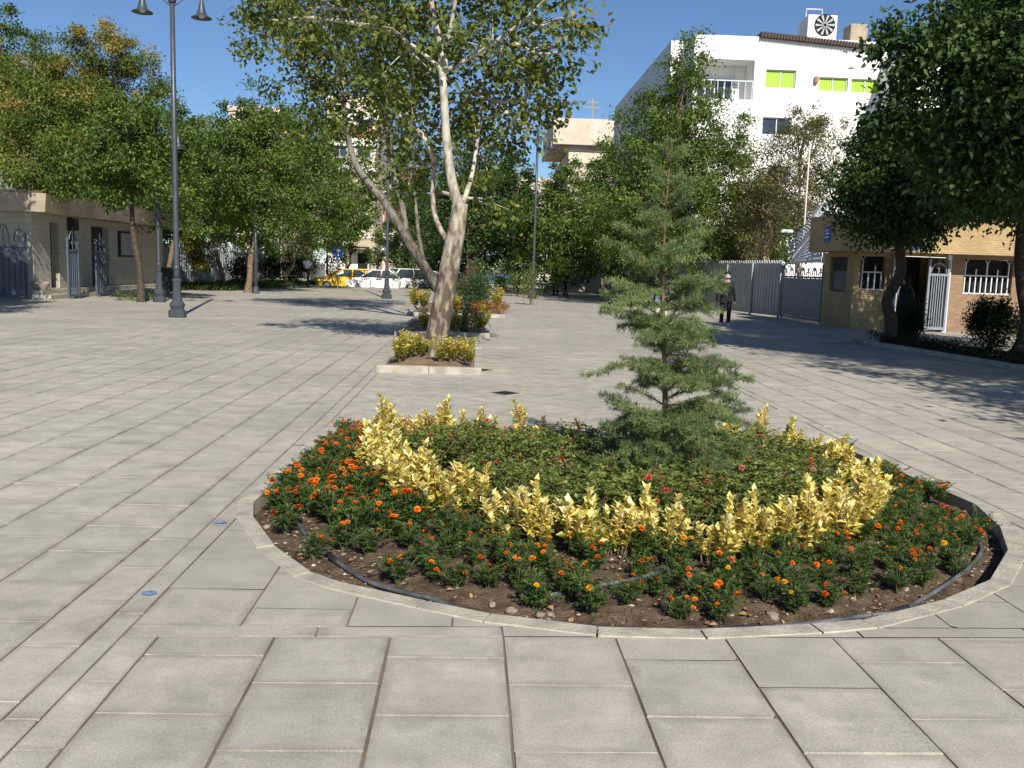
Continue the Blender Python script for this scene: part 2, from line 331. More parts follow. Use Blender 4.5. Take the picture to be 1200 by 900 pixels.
def unit(a):
    return a / np.maximum(np.linalg.norm(a, axis=1, keepdims=True), 1e-9)
class Leaves:
    """many small folded leaf faces collected into ONE mesh"""
    def __init__(s): s.V = []; s.T = []
    def add(s, P, D, N, L, W, tone, fold=0.12):
        P = np.asarray(P, float); n = len(P)
        D = unit(np.asarray(D, float)); S = unit(np.cross(D, np.asarray(N, float))); Nn = np.cross(S, D)
        L = np.broadcast_to(np.asarray(L, float), (n,))[:, None]; W = np.broadcast_to(np.asarray(W, float), (n,))[:, None]
        mid = P + D * L * 0.45 + Nn * L * fold
        s.V.append(np.stack([P, mid + S * W * 0.5, P + D * L, mid - S * W * 0.5], 1))
        s.T.append(np.clip(np.broadcast_to(np.asarray(tone, float), (n,)), 0, 1))
    def build(s, name, m, parent=None):
        V = np.concatenate(s.V); T = np.concatenate(s.T); n = len(V)
        me = bpy.data.meshes.new(name)
        me.vertices.add(n * 4); me.vertices.foreach_set('co', V.reshape(-1).astype(np.float32))
        # each leaf = two triangles sharing its midrib
        idx = (np.arange(n)[:, None] * 4 + np.array([0, 1, 2, 0, 2, 3])[None]).reshape(-1).astype(np.int32)
        me.loops.add(n * 6); me.loops.foreach_set('vertex_index', idx)
        me.polygons.add(n * 2); me.polygons.foreach_set('loop_start', (np.arange(n * 2) * 3).astype(np.int32))
        a = me.attributes.new('tone', 'FLOAT', 'FACE'); a.data.foreach_set('value', np.repeat(T, 2).astype(np.float32))
        me.materials.append(m); me.update(); me.validate()
        o = bpy.data.objects.new(name, me); return link(o, parent)
def rdir(n): return unit(rng.normal(size=(n, 3)))
UP = np.array([0, 0, 1.0])

# ------------------------------------------------------------------ ground, paving, bed
def clip(poly, a, b, c):          # keep a x + b y <= c
    out = []; n = len(poly)
    for i in range(n):
        p, q = poly[i], poly[(i + 1) % n]
        dp, dq = a * p[0] + b * p[1] - c, a * q[0] + b * q[1] - c
        if dp <= 0: out.append(p)
        if (dp < 0 < dq) or (dq < 0 < dp):
            t = dp / (dp - dq); out.append((p[0] + t * (q[0] - p[0]), p[1] + t * (q[1] - p[1])))
    return out
def edges(poly, inset=0.0):       # ccw convex polygon -> half planes
    E = []
    for i in range(len(poly)):
        p, q = poly[i], poly[(i + 1) % len(poly)]
        dx, dy = q[0] - p[0], q[1] - p[1]; l = math.hypot(dx, dy)
        a, b = dy / l, -dx / l
        E.append((a, b, a * p[0] + b * p[1] - inset))
    return E
def area(p): return 0.5 * sum(p[i][0] * p[(i + 1) % len(p)][1] - p[(i + 1) % len(p)][0] * p[i][1] for i in range(len(p)))
# inner edge of the kerb round the flower bed, measured on the ground
inner_px = [(389, 505), (297, 589), (297, 606), (322, 640), (365, 671), (400, 683), (455, 695), (500, 705), (575, 720), (700, 735), (820, 738), (950, 732), (1010, 727), (1106, 703), (1160, 680), (1181, 645), (1172, 618), (1142, 591), (992, 526)]
inner = [gp(*p) for p in inner_px]
CX, CY = 1.0, 6.4
def smooth_outline():
    pts = []
    for k in range(72):
        a = 2 * math.pi * k / 72
        dx, dy = math.cos(a), math.sin(a); best = None
        for i in range(len(inner)):
            p, q = inner[i], inner[(i + 1) % len(inner)]
            ex, ey = q[0] - p[0], q[1] - p[1]; den = dx * ey - dy * ex
            if abs(den) < 1e-9: continue
            t = ((p[0] - CX) * ey - (p[1] - CY) * ex) / den; u = ((p[0] - CX) * dy - (p[1] - CY) * dx) / den
            if t > 0 and -1e-6 <= u <= 1 + 1e-6: best = t if best is None else max(best, t)
        pts.append((CX + dx * best, CY + dy * best))
    return pts
def hull(P):
    P = sorted(P); 
    def half(P):
        h = []
        for p in P:
            while len(h) > 1 and (h[-1][0] - h[-2][0]) * (p[1] - h[-2][1]) - (h[-1][1] - h[-2][1]) * (p[0] - h[-2][0]) <= 0: h.pop()
            h.append(p)
        return h
    return half(P)[:-1] + half(P[::-1])[:-1]
IN = hull(inner)                                   # convex, ccw
def offset(poly, d):
    E = edges(poly, -d); out = []
    for i in range(len(E)):
        a1, b1, c1 = E[i - 1]; a2, b2, c2 = E[i]; det = a1 * b2 - a2 * b1
        out.append(((c1 * b2 - c2 * b1) / det, (a1 * c2 - a2 * c1) / det))
    return out
OUT = offset(IN, 0.105)
OUTE = edges(OUT)
def minus_bed(poly):
    if all(any(a * x + b * y - c > 0 for a, b, c in OUTE) for x, y in poly):
        # maybe still crossing
        q = poly
        for a, b, c in OUTE:
            q = clip(q, a, b, c)
            if len(q) < 3: return [poly]
        if abs(area(q)) < 1e-5: return [poly]
    res = []; q = poly
    for a, b, c in OUTE:
        o = clip(q, -a, -b, -c)
        if len(o) >= 3 and abs(area(o)) > 2e-5: res.append(o)
        q = clip(q, a, b, c)
        if len(q) < 3: break
    return res
small_beds = [(-1.55, 0.03, 13.5, 17.0), (-1.95, 0.22, 20.5, 27.6), (-2.35, 0.78, 28.9, 38.0)]
def in_small(poly):
    return any(all(x0 < x < x1 and y0 < y < y1 for x, y in poly) for x0, x1, y0, y1 in small_beds)

PV, PF, PT, PD = [], [], [], []
def near_ok(poly): return poly[0][1] < 9 and area(poly) > 0.03
def put_slab(poly, tone, z, bevel):
    k = len(PV); n = len(poly)
    if bevel:
        cx = sum(p[0] for p in poly) / n; cy = sum(p[1] for p in poly) / n
        tx, ty = random.gauss(0, 0.0011), random.gauss(0, 0.0011)
        zz = lambda x, y: z + tx * (x - cx) * 4 + ty * (y - cy) * 4
        for kk, dz, dd in ((0.2, 0, 0.0), (0.008, 0, 1.0)): PV.extend([(p[0] + (cx - p[0]) * kk, p[1] + (cy - p[1]) * kk, zz(p[0] + (cx - p[0]) * kk, p[1] + (cy - p[1]) * kk)) for p in poly]); PD.extend([dd] * n)
        PV.extend([(x, y, z - 0.0016) for x, y in poly]); PV.extend([(x, y, -0.013) for x, y in poly]); PD.extend([1.0] * (2 * n))
        PF.append(tuple(range(k, k + n))); PT.append(tone)
        for r in (0, n, 2 * n):
            for i in range(n):
                j = (i + 1) % n; PF.append((k + r + n + i, k + r + n + j, k + r + j, k + r + i)); PT.append(tone)
    else:
        PV.extend([(x, y, z) for x, y in poly]); PD.extend([0.25] * n); PF.append(tuple(range(k, k + n))); PT.append(tone)
MV, MF = [], []
def slabs(region, ox, oy, ang, sx, sy, stag, gap, skip=None):
    for q in minus_bed(region):
        k = len(MV); MV.extend([(x, y, -0.006) for x, y in q]); MF.append(tuple(range(k, k + len(q))))
    RE = edges(region, gap * 0.5)
    ca, sa = math.cos(ang), math.sin(ang)
    loc = [((x - ox) * ca + (y - oy) * sa, -(x - ox) * sa + (y - oy) * ca) for x, y in region]
    i0 = math.floor(min(p[0] for p in loc) / sx) - 1; i1 = math.ceil(max(p[0] for p in loc) / sx) + 1
    j0 = math.floor(min(p[1] for p in loc) / sy) - 1; j1 = math.ceil(max(p[1] for p in loc) / sy) + 1
    for i in range(i0, i1):
        st = (i % 2) * stag * sy
        gx0, gx1 = gap * random.uniform(0.5, 0.95), gap * random.uniform(0.3, 0.7)
        for j in range(j0, j1):
            u0, u1 = i * sx + gx0, (i + 1) * sx - gx1
            v0, v1 = j * sy + st + gap * random.uniform(0.1, 0.5), (j + 1) * sy + st - gap * random.uniform(0.1, 0.5)
            js = lambda: random.gauss(0, gap * 0.12)
            quad = [(u0 + js(), v0 + js()), (u1 + js(), v0 + js()), (u1 + js(), v1 + js()), (u0 + js(), v1 + js())]
            poly = [(ox + u * ca - v * sa, oy + u * sa + v * ca) for u, v in quad]
            for a, b, c in RE:
                poly = clip(poly, a, b, c)
                if len(poly) < 3: break
            if len(poly) < 3 or area(poly) < 0.0008 or in_small(poly): continue
            tone = min(1, max(0, random.gauss(0.5, 0.24))); z = random.gauss(0, 0.0006)
            if near_ok(poly) and random.random() < 0.45:          # chipped corner
                i_ = random.randrange(len(poly)); p, a_, b_ = poly[i_], poly[i_ - 1], poly[(i_ + 1) % len(poly)]
                cut = lambda q_, d_: (p[0] + (q_[0] - p[0]) * d_ / max(.05, math.dist(p, q_)), p[1] + (q_[1] - p[1]) * d_ / max(.05, math.dist(p, q_)))
                poly = poly[:i_] + [cut(a_, random.uniform(.006, .03)), cut(b_, random.uniform(.006, .03))] + poly[i_ + 1:]
            cutpieces = minus_bed(poly)
            near = poly[0][1] < 16
            if len(cutpieces) == 1 and len(cutpieces[0]) == len(poly):
                put_slab(cutpieces[0], tone, z, near)
            else:
                for q in cutpieces: put_slab(q, tone, z, False)
def rect(x0, x1, y0, y1): return [(x0, y0), (x1, y0), (x1, y1), (x0, y1)]
G = 0.0068
XL0, XL1, XR0, XR1 = -1.635, -1.505, 3.64, 3.77
FY = lambda x: 3.765 + 0.033 * (x + 1.5)
slabs(rect(-30, XL1 - 0.38, 0.5, 60), -1.885, 0.21, 0, 0.462, 0.492, 0.5, G)                       # left square
slabs(rect(XL1 - 0.38, XL0, 0.5, 60), -1.885, 0.21, 0, 0.25, 0.492, 0.5, G)
slabs(rect(XL0, XL1, 0.5, 13.3), XL0, 0.1, 0, 0.13, 0.98, 0, G)                                    # dividing strip
slabs([(XL1, 0.5), (9.2, 0.5), (9.2, FY(9.2)), (XL1, FY(XL1))], -1.315, 0.14, R(0.6), 0.4965, 0.492, 0.5, G * 1.25)     # foreground rows
slabs([(XL1, FY(XL1)), (9.2, FY(9.2)), (9.2, FY(9.2) + 0.11), (XL1, FY(XL1) + 0.11)], XL1, FY(XL1), R(1.9), 0.82, 0.11, 0, G)
BK = 9.02
slabs([(XL1, FY(XL1) + 0.11), (XR0, FY(XR0) + 0.11), (XR0, BK), (XL1, BK)], XL1, 3.86, 0, 0.47, 0.49, 0.5, G)
slabs(rect(XL1, XR0, BK, 60), 0.2, 9.3, R(47), 0.49, 0.49, 0, G)                                   # diagonal middle field
slabs([(XR0, FY(XR0) + 0.11), (XR1, FY(XR1) + 0.11), (XR1, 60), (XR0, 60)], XR0, 0, 0, 0.13, 0.98, 0, G)
slabs([(XR1, FY(XR1) + 0.11), (9.2, FY(9.2) + 0.11), (9.2, 60), (XR1, 60)], XR1, 0.3, 0, 0.452, 0.49, 0.5, G)
slabs(rect(9.2, 24, 0.5, 60), 9.2, 0.3, 0, 0.46, 0.49, 0.5, G)
slabs(rect(XL0, XL1, 13.3, 60), XL0, 0.1, 0, 0.13, 0.98, 0, G)
me = bpy.data.meshes.new('paving'); me.from_pydata(PV, [], PF); me.materials.append(MT['slab'])
a = me.attributes.new('tone', 'FLOAT', 'FACE'); a.data.foreach_set('value', np.array(PT, np.float32))
a = me.attributes.new('dirt', 'FLOAT', 'POINT'); a.data.foreach_set('value', np.array(PD, np.float32))
tag(link(bpy.data.objects.new('paving', me)), kind='structure')
mb = MB(); mb.v = MV; mb.f = MF; mb.m = [0] * len(MF); tag(mb.build('paving_joints', MT['mortar']), kind='structure')
mb = MB(); mb.add([(-700, -300, -0.7), (700, -300, -0.7), (700, 900, -0.7), (-700, 900, -0.7)], [(0, 1, 2, 3)]); tag(mb.build('ground', MT['ground']), kind='structure')
mb = MB(); mb.add([(-90, 62, -0.3), (90, 62, -0.3), (90, 88, -0.3), (-90, 88, -0.3)], [(0, 1, 2, 3)]); tag(mb.build('road', MT['asphalt']), kind='structure')
mb = MB()
for i in range(90): mb.box(-90 + i * 2 + 0.01, -88 + i * 2 - 0.01, 60.0, 62.0, -0.6, 0.0)
tag(mb.build('pavement', MT['kerb']), kind='structure')
mb = MB(); mb.box(-90, 90, 88, 93, -0.6, -0.16); tag(mb.build('far_pavement', MT['kerb']), kind='structure')

# kerb of the big flower bed : bevelled ring of stones
mb = MB(); n = len(IN)
rim_in, rim_out = [], []
for i in range(n):
    p, q = IN[i], IN[(i + 1) % n]; P_, Q_ = OUT[i], OUT[(i + 1) % n]
    L = math.hypot(q[0] - p[0], q[1] - p[1]); m = max(1, round(L / 0.8))
    for k in range(m):
        g = 0.004 / max(L, 0.05); a0, a1 = k / m + g, (k + 1) / m - g
        li = lambda A, B, t: (A[0] + (B[0] - A[0]) * t, A[1] + (B[1] - A[1]) * t)
        quad = [li(p, q, a0), li(P_, Q_, a0), li(P_, Q_, a1), li(p, q, a1)]
        mb.prism(quad, -0.2, 0.004 + random.uniform(0, 0.003))
tag(mb.build('kerb', MT['kerb'], bevel=0.003), kind='structure')
# soil
NR, NB = 90, 300
bound = []
INs = offset(IN, 0.006)
def ray_out(a, poly):
    dx, dy = math.cos(a), math.sin(a); best = 1e9
    for A, B, C in edges(poly):
        den = A * dx + B * dy
        if den > 1e-9: best = min(best, (C - A * CX - B * CY) / den)
    return best
RB = [ray_out(2 * math.pi * k / NB, INs) for k in range(NB)]
def soil_z(x, y):
    dmin = min(C - A * x - B * y for A, B, C in edges(IN))
    base = -0.085 + 0.10 * min(1, max(0, dmin) / 0.9)
    return base + 0.022 * noise.noise((x * 4, y * 4, 1.7)) + 0.014 * noise.noise((x * 13, y * 13, 4.1)) + 0.010 * noise.noise((x * 30, y * 30, 9)) + 0.006 * noise.noise((x * 70, y * 70, 5))
mb = MB(); V = [(CX, CY, soil_z(CX, CY))]; Fc = []
for r in range(1, NR + 1):
    s = r / NR
    for k in range(NB):
        a = 2 * math.pi * k / NB; x = CX + math.cos(a) * RB[k] * s; y = CY + math.sin(a) * RB[k] * s; V.append((x, y, soil_z(x, y)))
for k in range(NB): Fc.append((0, 1 + k, 1 + (k + 1) % NB))
for r in range(NR - 1):
    for k in range(NB):
        b0 = 1 + r * NB; b1 = b0 + NB; Fc.append((b0 + k, b1 + k, b1 + (k + 1) % NB, b0 + (k + 1) % NB))
mb.add(V, Fc); tag(mb.build('soil', MT['soil'], smooth=True), kind='structure')

def inside(x, y, d=0.0): return all(A * x + B * y <= C - d for A, B, C in edges(IN))
# pebbles and clods (uncountable)
def pebbles(pts, sizes, name, m):
    V, Fq, T = [], [], []
    for (x, y, z), s in zip(pts, sizes):
        k = len(V); sq = random.uniform(0.45, 0.8); rot = random.uniform(0, 6.28); el = random.uniform(0.75, 1.4)
        for (ux, uy, uz) in ((1, 0, 0), (0.3, 0.95, 0.1), (-0.8, 0.55, -0.1), (-0.8, -0.6, 0.1), (0.3, -0.95, 0), (0.1, 0.1, 0.9), (0, 0, -0.8)):
            j = random.uniform(0.75, 1.2); X = ux * s * el * j; Y = uy * s / el * j; Z = uz * s * sq * j
            V.append((x + X * math.cos(rot) - Y * math.sin(rot), y + X * math.sin(rot) + Y * math.cos(rot), z + Z))
        t = random.random() ** 1.5
        for i in range(5): Fq.append((k + i, k + (i + 1) % 5, k + 5)); T.append(t); Fq.append((k + (i + 1) % 5, k + i, k + 6)); T.append(t)
    me = bpy.data.meshes.new(name); me.from_pydata(V, [], Fq); me.materials.append(m)
    a = me.attributes.new('tone', 'FLOAT', 'FACE'); a.data.foreach_set('value', np.array(T, np.float32))
    return link(bpy.data.objects.new(name, me))
pts, ss = [], []
while len(pts) < 9000:
    x, y = random.uniform(-1.5, 3.8), random.uniform(3.8, 9)
    if not inside(x, y, 0.02): continue
    s = 0.0035 + 0.012 * random.random() ** 3 + (0.010 if random.random() < 0.04 else 0)
    pts.append((x, y, soil_z(x, y) + s * 0.2)); ss.append(s)
tag(pebbles(pts, ss, 'gravel', LM['litter']), 'small pebbles and clods scattered over the brown bed soil', 'gravel', kind='stuff')
pts, ss = [], []
while len(pts) < 1500:
    x, y = random.uniform(-1.5, 3.8), random.uniform(3.8, 9)
    if not inside(x, y, 0.03): continue
    s = 0.008 + 0.016 * random.random() ** 2
    pts.append((x, y, soil_z(x, y) + s * 0.1)); ss.append(s)
tag(pebbles(pts, ss, 'soil_clods', MT['soil']), 'loose brown clods of earth over the flower bed soil', 'soil clods', kind='stuff')
lf = Leaves(); P = []
while len(P) < 1100:
    x, y = random.uniform(-1.5, 3.8), random.uniform(3.8, 9)
    if inside(x, y, 0.04): P.append((x, y, soil_z(x, y) + 0.012))
P = np.array(P); n = len(P); Dd = rdir(n) * [1, 1, 0.25]
lf.add(P, Dd, UP + rdir(n) * 0.5, rng.uniform(0.015, 0.055, n), rng.uniform(0.01, 0.034, n), rng.random(n), 0.2)
tag(lf.build('fallen_leaves', LM['fallen']), 'dry tan fallen leaves lying on the bed soil', 'leaf litter', kind='stuff')

# bigger stones, one object each
def stone_mesh(s, seed):
    mb = MB(); V = []; Fc = []; n, m = 10, 7; rd = random.Random(seed)
    ph = rd.random() * 10
    for i in range(m):
        th = math.pi * i / (m - 1)
        for k in range(n):
            a = 2 * math.pi * k / n; d = Vector((math.sin(th) * math.cos(a), math.sin(th) * math.sin(a), math.cos(th)))
            r = s * (1 + 0.45 * noise.noise(d * 1.5 + Vector((ph, 0, 0))) + 0.2 * noise.noise(d * 4 + Vector((0, ph, 0))))
            V.append((d.x * r * 1.25, d.y * r * 0.9, d.z * r * 0.62))
    for i in range(m - 1):
        for k in range(n): Fc.append((i * n + k, (i + 1) * n + k, (i + 1) * n + (k + 1) % n, i * n + (k + 1) % n))
    return mb.add(V, Fc)
stones = [(323, 608, .032, 'pale grey stone lying in the left tip of the flower bed'), (313, 609, .024, 'small grey stone beside the pale one at left tip of bed'),
    (334, 598, .03, 'flat grey stone under the leftmost marigolds'), (376, 645, .028, 'cream crumbly stone beside the black hose at bed left'), (403, 649, .02, 'small whitish stone by the hose connector at left'),
    (434, 625, .036, 'pale upright chip of stone among the left marigolds'), (577, 706, .02, 'white small stone at bed front, left one of a trio'), (599, 711, .03, 'largest cream stone of the trio at bed front'),
    (634, 717, .024, 'cream stone at bed front, right one of a trio'), (645, 716, .018, 'little white stone by the hose right of the trio'), (795, 718, .034, 'long brown stone lying at the front of bed beside hose'),
    (905, 718, .034, 'tan rounded stone at bed front near the hose'), (1057, 676, .036, 'white oval stone in the right part of the bed'), (1089, 702, .022, 'pale stone beside the hose at bed right'),
    (455, 610, .045, 'tan broad chip of stone under the left yellow shrubs'), (1062, 688, .02, 'little grey stone below the white oval stone')]
for i, (px, py, s, lab) in enumerate(stones):
    x, y = gp(px, py, -0.04)
    o = stone_mesh(s, i).build('stone', MT['stone'], smooth=True, loc=(x, y, soil_z(x, y) + s * 0.25)); o.rotation_euler = (0, 0, i * 1.3)
    tag(o, lab, 'stone', 'stones in the round flower bed')

# black irrigation hose
hose_px = [(349, 612), (358, 624), (372, 637), (392, 655), (430, 676), (480, 692), (505, 698), (550, 711), (600, 721), (650, 727), (700, 731), (800, 735), (880, 733), (950, 726), (1010, 716), (1055, 706), (1112, 679), (1145, 652), (1149, 630), (1130, 609)]
def spline(P, m=6):
    P = [Vector(p) for p in P]; out = []
    for i in range(len(P) - 1):
        p0, p1, p2, p3 = P[max(i - 1, 0)], P[i], P[i + 1], P[min(i + 2, len(P) - 1)]
        for k in range(m):
            t = k / m; out.append(0.5 * ((2 * p1) + (p2 - p0) * t + (2 * p0 - 5 * p1 + 4 * p2 - p3) * t * t + (3 * p1 - p0 - 3 * p2 + p3) * t ** 3))
    out.append(P[-1]); return out
hp = []
for px, py in hose_px:
    x, y = gp(px, py, -0.03); hp.append((x, y, max(soil_z(x, y), -0.09) + 0.014 + 0.004 * math.sin(px)))
t = thing('irrigation_hose', 'black drip hose curving along the front edge of the flower bed', 'hose', hp[10])
loc = Vector(hp[10])
sp = [p - loc for p in spline(hp)]
MB().tube(sp, 0.0125, 8).build('pipe', MT['hose'], t, smooth=True)
for k in (3, 12, 15):
    i = k * 6; MB().tube([sp[i - 2], sp[i - 1] * 0.6 + sp[i] * 0.4, sp[i], sp[i + 1]], [0.0145, 0.019, 0.019, 0.0145], 8).build('connector', MT['rubber'], t, smooth=True)
hp2 = [gp(px, py, 0.0) for px, py in [(640, 692), (672, 687), (706, 683), (745, 679), (780, 673), (815, 664)]]
hp2 = [(x, y, soil_z(x, y) + 0.018) for x, y in hp2]
tag(MB().tube(spline(hp2), 0.011, 8).build('feeder_hose', MT['hose'], smooth=True), 'short grey hose lying among the front marigolds below yellow shrubs', 'hose')

# blue spray marks on the dividing strip, drain covers
for (px, py) in [(175, 696), (258, 613)]:
    x, y = gp(px, py); poly = []
    for k in range(22):
        a = 2 * math.pi * k / 22; r = 1 + 0.35 * noise.noise((math.cos(a) * 1.5 + px, math.sin(a) * 1.5, 0)); poly.append((x + math.cos(a) * 0.036 * r, y + math.sin(a) * 0.032 * r, 0.0062))
    tag(MB().add(poly, [tuple(range(22))]).build('paint_mark', MT['paint']), kind='structure')
for (px, py, s, lab) in [(592, 461, 0.17, 'square dark metal drain cover in the diagonal paving near the bed'), (567, 434, 0.13, 'small dark drain cover in paving beside the nearest small bed')]:
    x, y = gp(px, py); t = thing('drain_cover', lab, 'drain cover', (x, y, 0), R(45), 'drain covers in the paving')
    mb = MB(); mb.box(-s, s, -s, -s * .86, 0.001, 0.008); mb.box(-s, s, s * .86, s, 0.001, 0.008); mb.box(-s, -s * .86, -s * .86, s * .86, 0.001, 0.008); mb.box(s * .86, s, -s * .86, s * .86, 0.001, 0.008)
    mb.build('frame', MT['concrete'], t)
    mb = MB(); mb.box(-s * .85, s * .85, -s * .85, s * .85, 0.002, 0.004)
    for k in range(6): mb.box(-s * .8, s * .8, -s * .75 + k * s * .28, -s * .64 + k * s * .28, 0.0035, 0.0065)
    mb.build('grate', MT['dkiron'], t)

# small square beds with raised kerbs
for (x0, x1, y0, y1) in small_beds:
    mb = MB(); h = 0.11; wd = 0.12
    for k in range(max(1, round((x1 - x0) / 0.8))):
        m = max(1, round((x1 - x0) / 0.8)); a0 = x0 + (x1 - x0) * k / m; a1 = x0 + (x1 - x0) * (k + 1) / m
        mb.box(a0 + .003, a1 - .003, y0, y0 + wd, -0.05, h + random.uniform(-.006, .006)); mb.box(a0 + .003, a1 - .003, y1 - wd, y1, -0.05, h)
    m = round((y1 - y0 - 2 * wd) / 0.8)
    for k in range(m):
        a0 = y0 + wd + (y1 - y0 - 2 * wd) * k / m; a1 = y0 + wd + (y1 - y0 - 2 * wd) * (k + 1) / m
        hh = 0.05 if True else h
        mb.box(x0, x0 + wd, a0 + .003, a1 - .003, -0.05, h + random.uniform(-.006, .006)); mb.box(x1 - wd, x1, a0 + .003, a1 - .003, -0.05, h - 0.03 + random.uniform(-.006, .006))
    tag(mb.build('kerb', MT['kerbwhite'], bevel=0.012), kind='structure')
    V, Fc = [], []; nx, ny = 16, max(8, int((y1 - y0) * 6))
    for j in range(ny + 1):
        for i in range(nx + 1):
            x = x0 + wd * .9 + (x1 - x0 - 1.8 * wd) * i / nx; y = y0 + wd * .9 + (y1 - y0 - 1.8 * wd) * j / ny
            e = min(i, nx - i, j, ny - j) / 4; V.append((x, y, 0.06 + 0.07 * min(1, e) + 0.03 * noise.noise((x * 5, y * 5, 0))))
    for j in range(ny):
        for i in range(nx): k = j * (nx + 1) + i; Fc.append((k, k + 1, k + nx + 2, k + nx + 1))
    tag(MB().add(V, Fc).build('soil', MT['drysoil'], smooth=True), kind='structure')

# ------------------------------------------------------------------ plants of the flower bed
def blossom_mesh(s, m, seed):
    r_ = np.random.default_rng(seed); lf = Leaves()
    for ring, (nn, el, rr) in enumerate([(11, 0.05, 1.0), (10, 0.45, 0.85), (8, 0.85, 0.65), (6, 1.25, 0.5)]):
        a = np.arange(nn) * 2 * np.pi / nn + ring * 0.4 + r_.normal(size=nn) * 0.12
        e = el + r_.normal(size=nn) * 0.12
        D = np.stack([np.cos(a) * np.cos(e), np.sin(a) * np.cos(e), np.sin(e)], 1)
        N = np.stack([-np.cos(a) * np.sin(e), -np.sin(a) * np.sin(e), np.cos(e)], 1)
        lf.add(np.tile([0, 0, 0.2 * s * ring / 3], (nn, 1)), D, N, s * rr * (0.9 + 0.2 * r_.random(nn)), s * 0.75, r_.random(nn) * 0.7 + 0.1 * ring, 0.2)
    o = lf.build('blossom', m); me = o.data; bpy.data.objects.remove(o); return me
BL = {c: [blossom_mesh(0.027, LM[c], i) for i in range(3)] for c in ('orange', 'yellowf', 'redf')}
RBL = {c: [blossom_mesh(0.024, LM[c], i + 9) for i in range(2)] for c in ('rosef', 'pinkf')}
def mari_foliage(seed, h):
    lf = Leaves(); tips = []; ns = 12
    st = MB()
    for k in range(ns):
        a = rng.uniform(0, 6.28); lean = rng.uniform(0.15, 0.85) if k else 0.05
        hh = h * rng.uniform(0.75, 1.05) * (1 if lean < .5 else .85)
        tip = np.array([math.cos(a) * lean * h * 0.85, math.sin(a) * lean * h * 0.85, hh]); tips.append(tip)
        st.tube([(0, 0, -0.02), tuple(tip * [0.35, 0.35, 0.5]), tuple(tip)], [0.004, 0.003, 0.002], 4)
        for j in range(8):
            f = rng.uniform(0.25, 1.0); base = tip * [f ** 1.3, f ** 1.3, f]
            b = rng.uniform(0, 6.28); L = 0.055 * rng.uniform(0.7, 1.3)
            d = unit(np.array([[math.cos(b), math.sin(b), rng.uniform(0.0, 0.8)]]))[0]
            # pinnate leaf : leaflets in pairs along a rib
            q = np.linspace(0.25, 1, 6); side = np.cross(d, UP); side /= np.linalg.norm(side)
            P = np.concatenate([base + d * L * q[:, None]] * 2 + [[base + d * L]])
            Dd = np.concatenate([side + d * 0.9 + np.zeros((6, 3)), -side + d * 0.9 + np.zeros((6, 3)), [d]])
            Dd = Dd + rng.normal(size=Dd.shape) * 0.38; L = L * rng.uniform(.8, 1.2)
            lf.add(P, Dd, np.tile(UP, (13, 1)) + rng.normal(size=(13, 3)) * 0.3, 0.026 * rng.uniform(.7, 1.2), 0.0075, rng.uniform(0, 1) * .7 + rng.random(13) * 0.3, 0.1)
    o = lf.build('foliage', LM['mari']); me = o.data; bpy.data.objects.remove(o)
    o = st.build('stem', MT['stem']); me2 = o.data; bpy.data.objects.remove(o)
    return me, me2, tips
MT['stem'] = mat('green stem', (0.09, 0.12, 0.04), 0.7, var=0.2)
MT['wood'] = mat('woody stem', (0.16, 0.10, 0.06), 0.8, var=0.3)
MV_ = [mari_foliage(i, h) for i, h in enumerate([0.17, 0.19, 0.21, 0.15, 0.18, 0.23])]
ring_px = [(428, 552), (440, 560), (450, 574), (462, 590), (478, 600), (492, 606), (506, 610), (522, 612), (540, 612), (554, 610), (586, 636), (600, 642), (610, 640), (630, 652), (668, 650), (684, 652), (702, 650), (722, 656), (738, 650), (762, 650), (784, 658), (826, 660), (842, 662), (862, 655), (884, 660), (900, 655), (918, 652), (936, 648), (954, 646), (970, 642), (988, 634), (1004, 626), (1016, 615), (1020, 602), (1010, 592), (998, 583), (984, 574), (966, 563), (950, 555), (936, 548)]
back_px = [(432, 542), (446, 536), (462, 531), (478, 531), (500, 530), (524, 531), (545, 528), (563, 528), (582, 527), (603, 530), (620, 527), (838, 530), (852, 531), (870, 533), (892, 535), (910, 538), (922, 542)]
ring = [gp(*p) for p in ring_px]; back = [gp(*p) for p in back_px]
ringhull = hull(ring + back)
RHE = edges(ringhull)
def in_ring(x, y, d=0): return all(A * x + B * y <= C - d for A, B, C in RHE)

# golden euonymus
def euo_mesh(seed, h, ns, spread):
    lf = Leaves(); st = MB()
    for k in range(ns):
        a = rng.uniform(0, 6.28); r = spread * math.sqrt(rng.random()); hh = h * rng.uniform(0.5, 0.92) if k else h
        base = np.array([math.cos(a) * r * .35, math.sin(a) * r * .35, 0]); tip = np.array([math.cos(a) * r, math.sin(a) * r, hh])
        st.tube([tuple(base - [0, 0, .02]), tuple((base + tip) / 2 + rng.normal(size=3) * .01), tuple(tip)], [0.005, 0.004, 0.002], 5)
        nw = int(hh / 0.019)
        for j in range(nw):
            f = 0.3 + 0.7 * j / nw; c = base + (tip - base) * f
            m = 3; b = rng.uniform(0, 6.28, m)
            up = 0.35 + 1.0 * f ** 3 + rng.normal(size=m) * 0.35
            D = np.stack([np.cos(b), np.sin(b), up], 1)
            N = np.stack([-np.cos(b) * .6, -np.sin(b) * .6, np.ones(m)], 1) + rng.normal(size=(m, 3)) * .35
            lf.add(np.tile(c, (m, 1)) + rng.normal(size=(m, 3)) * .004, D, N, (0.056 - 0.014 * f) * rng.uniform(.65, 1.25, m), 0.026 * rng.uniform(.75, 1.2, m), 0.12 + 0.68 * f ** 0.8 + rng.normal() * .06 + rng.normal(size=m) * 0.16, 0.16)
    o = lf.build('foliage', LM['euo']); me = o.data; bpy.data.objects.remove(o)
    o = st.build('stem', MT['wood']); me2 = o.data; bpy.data.objects.remove(o)
    return me, me2
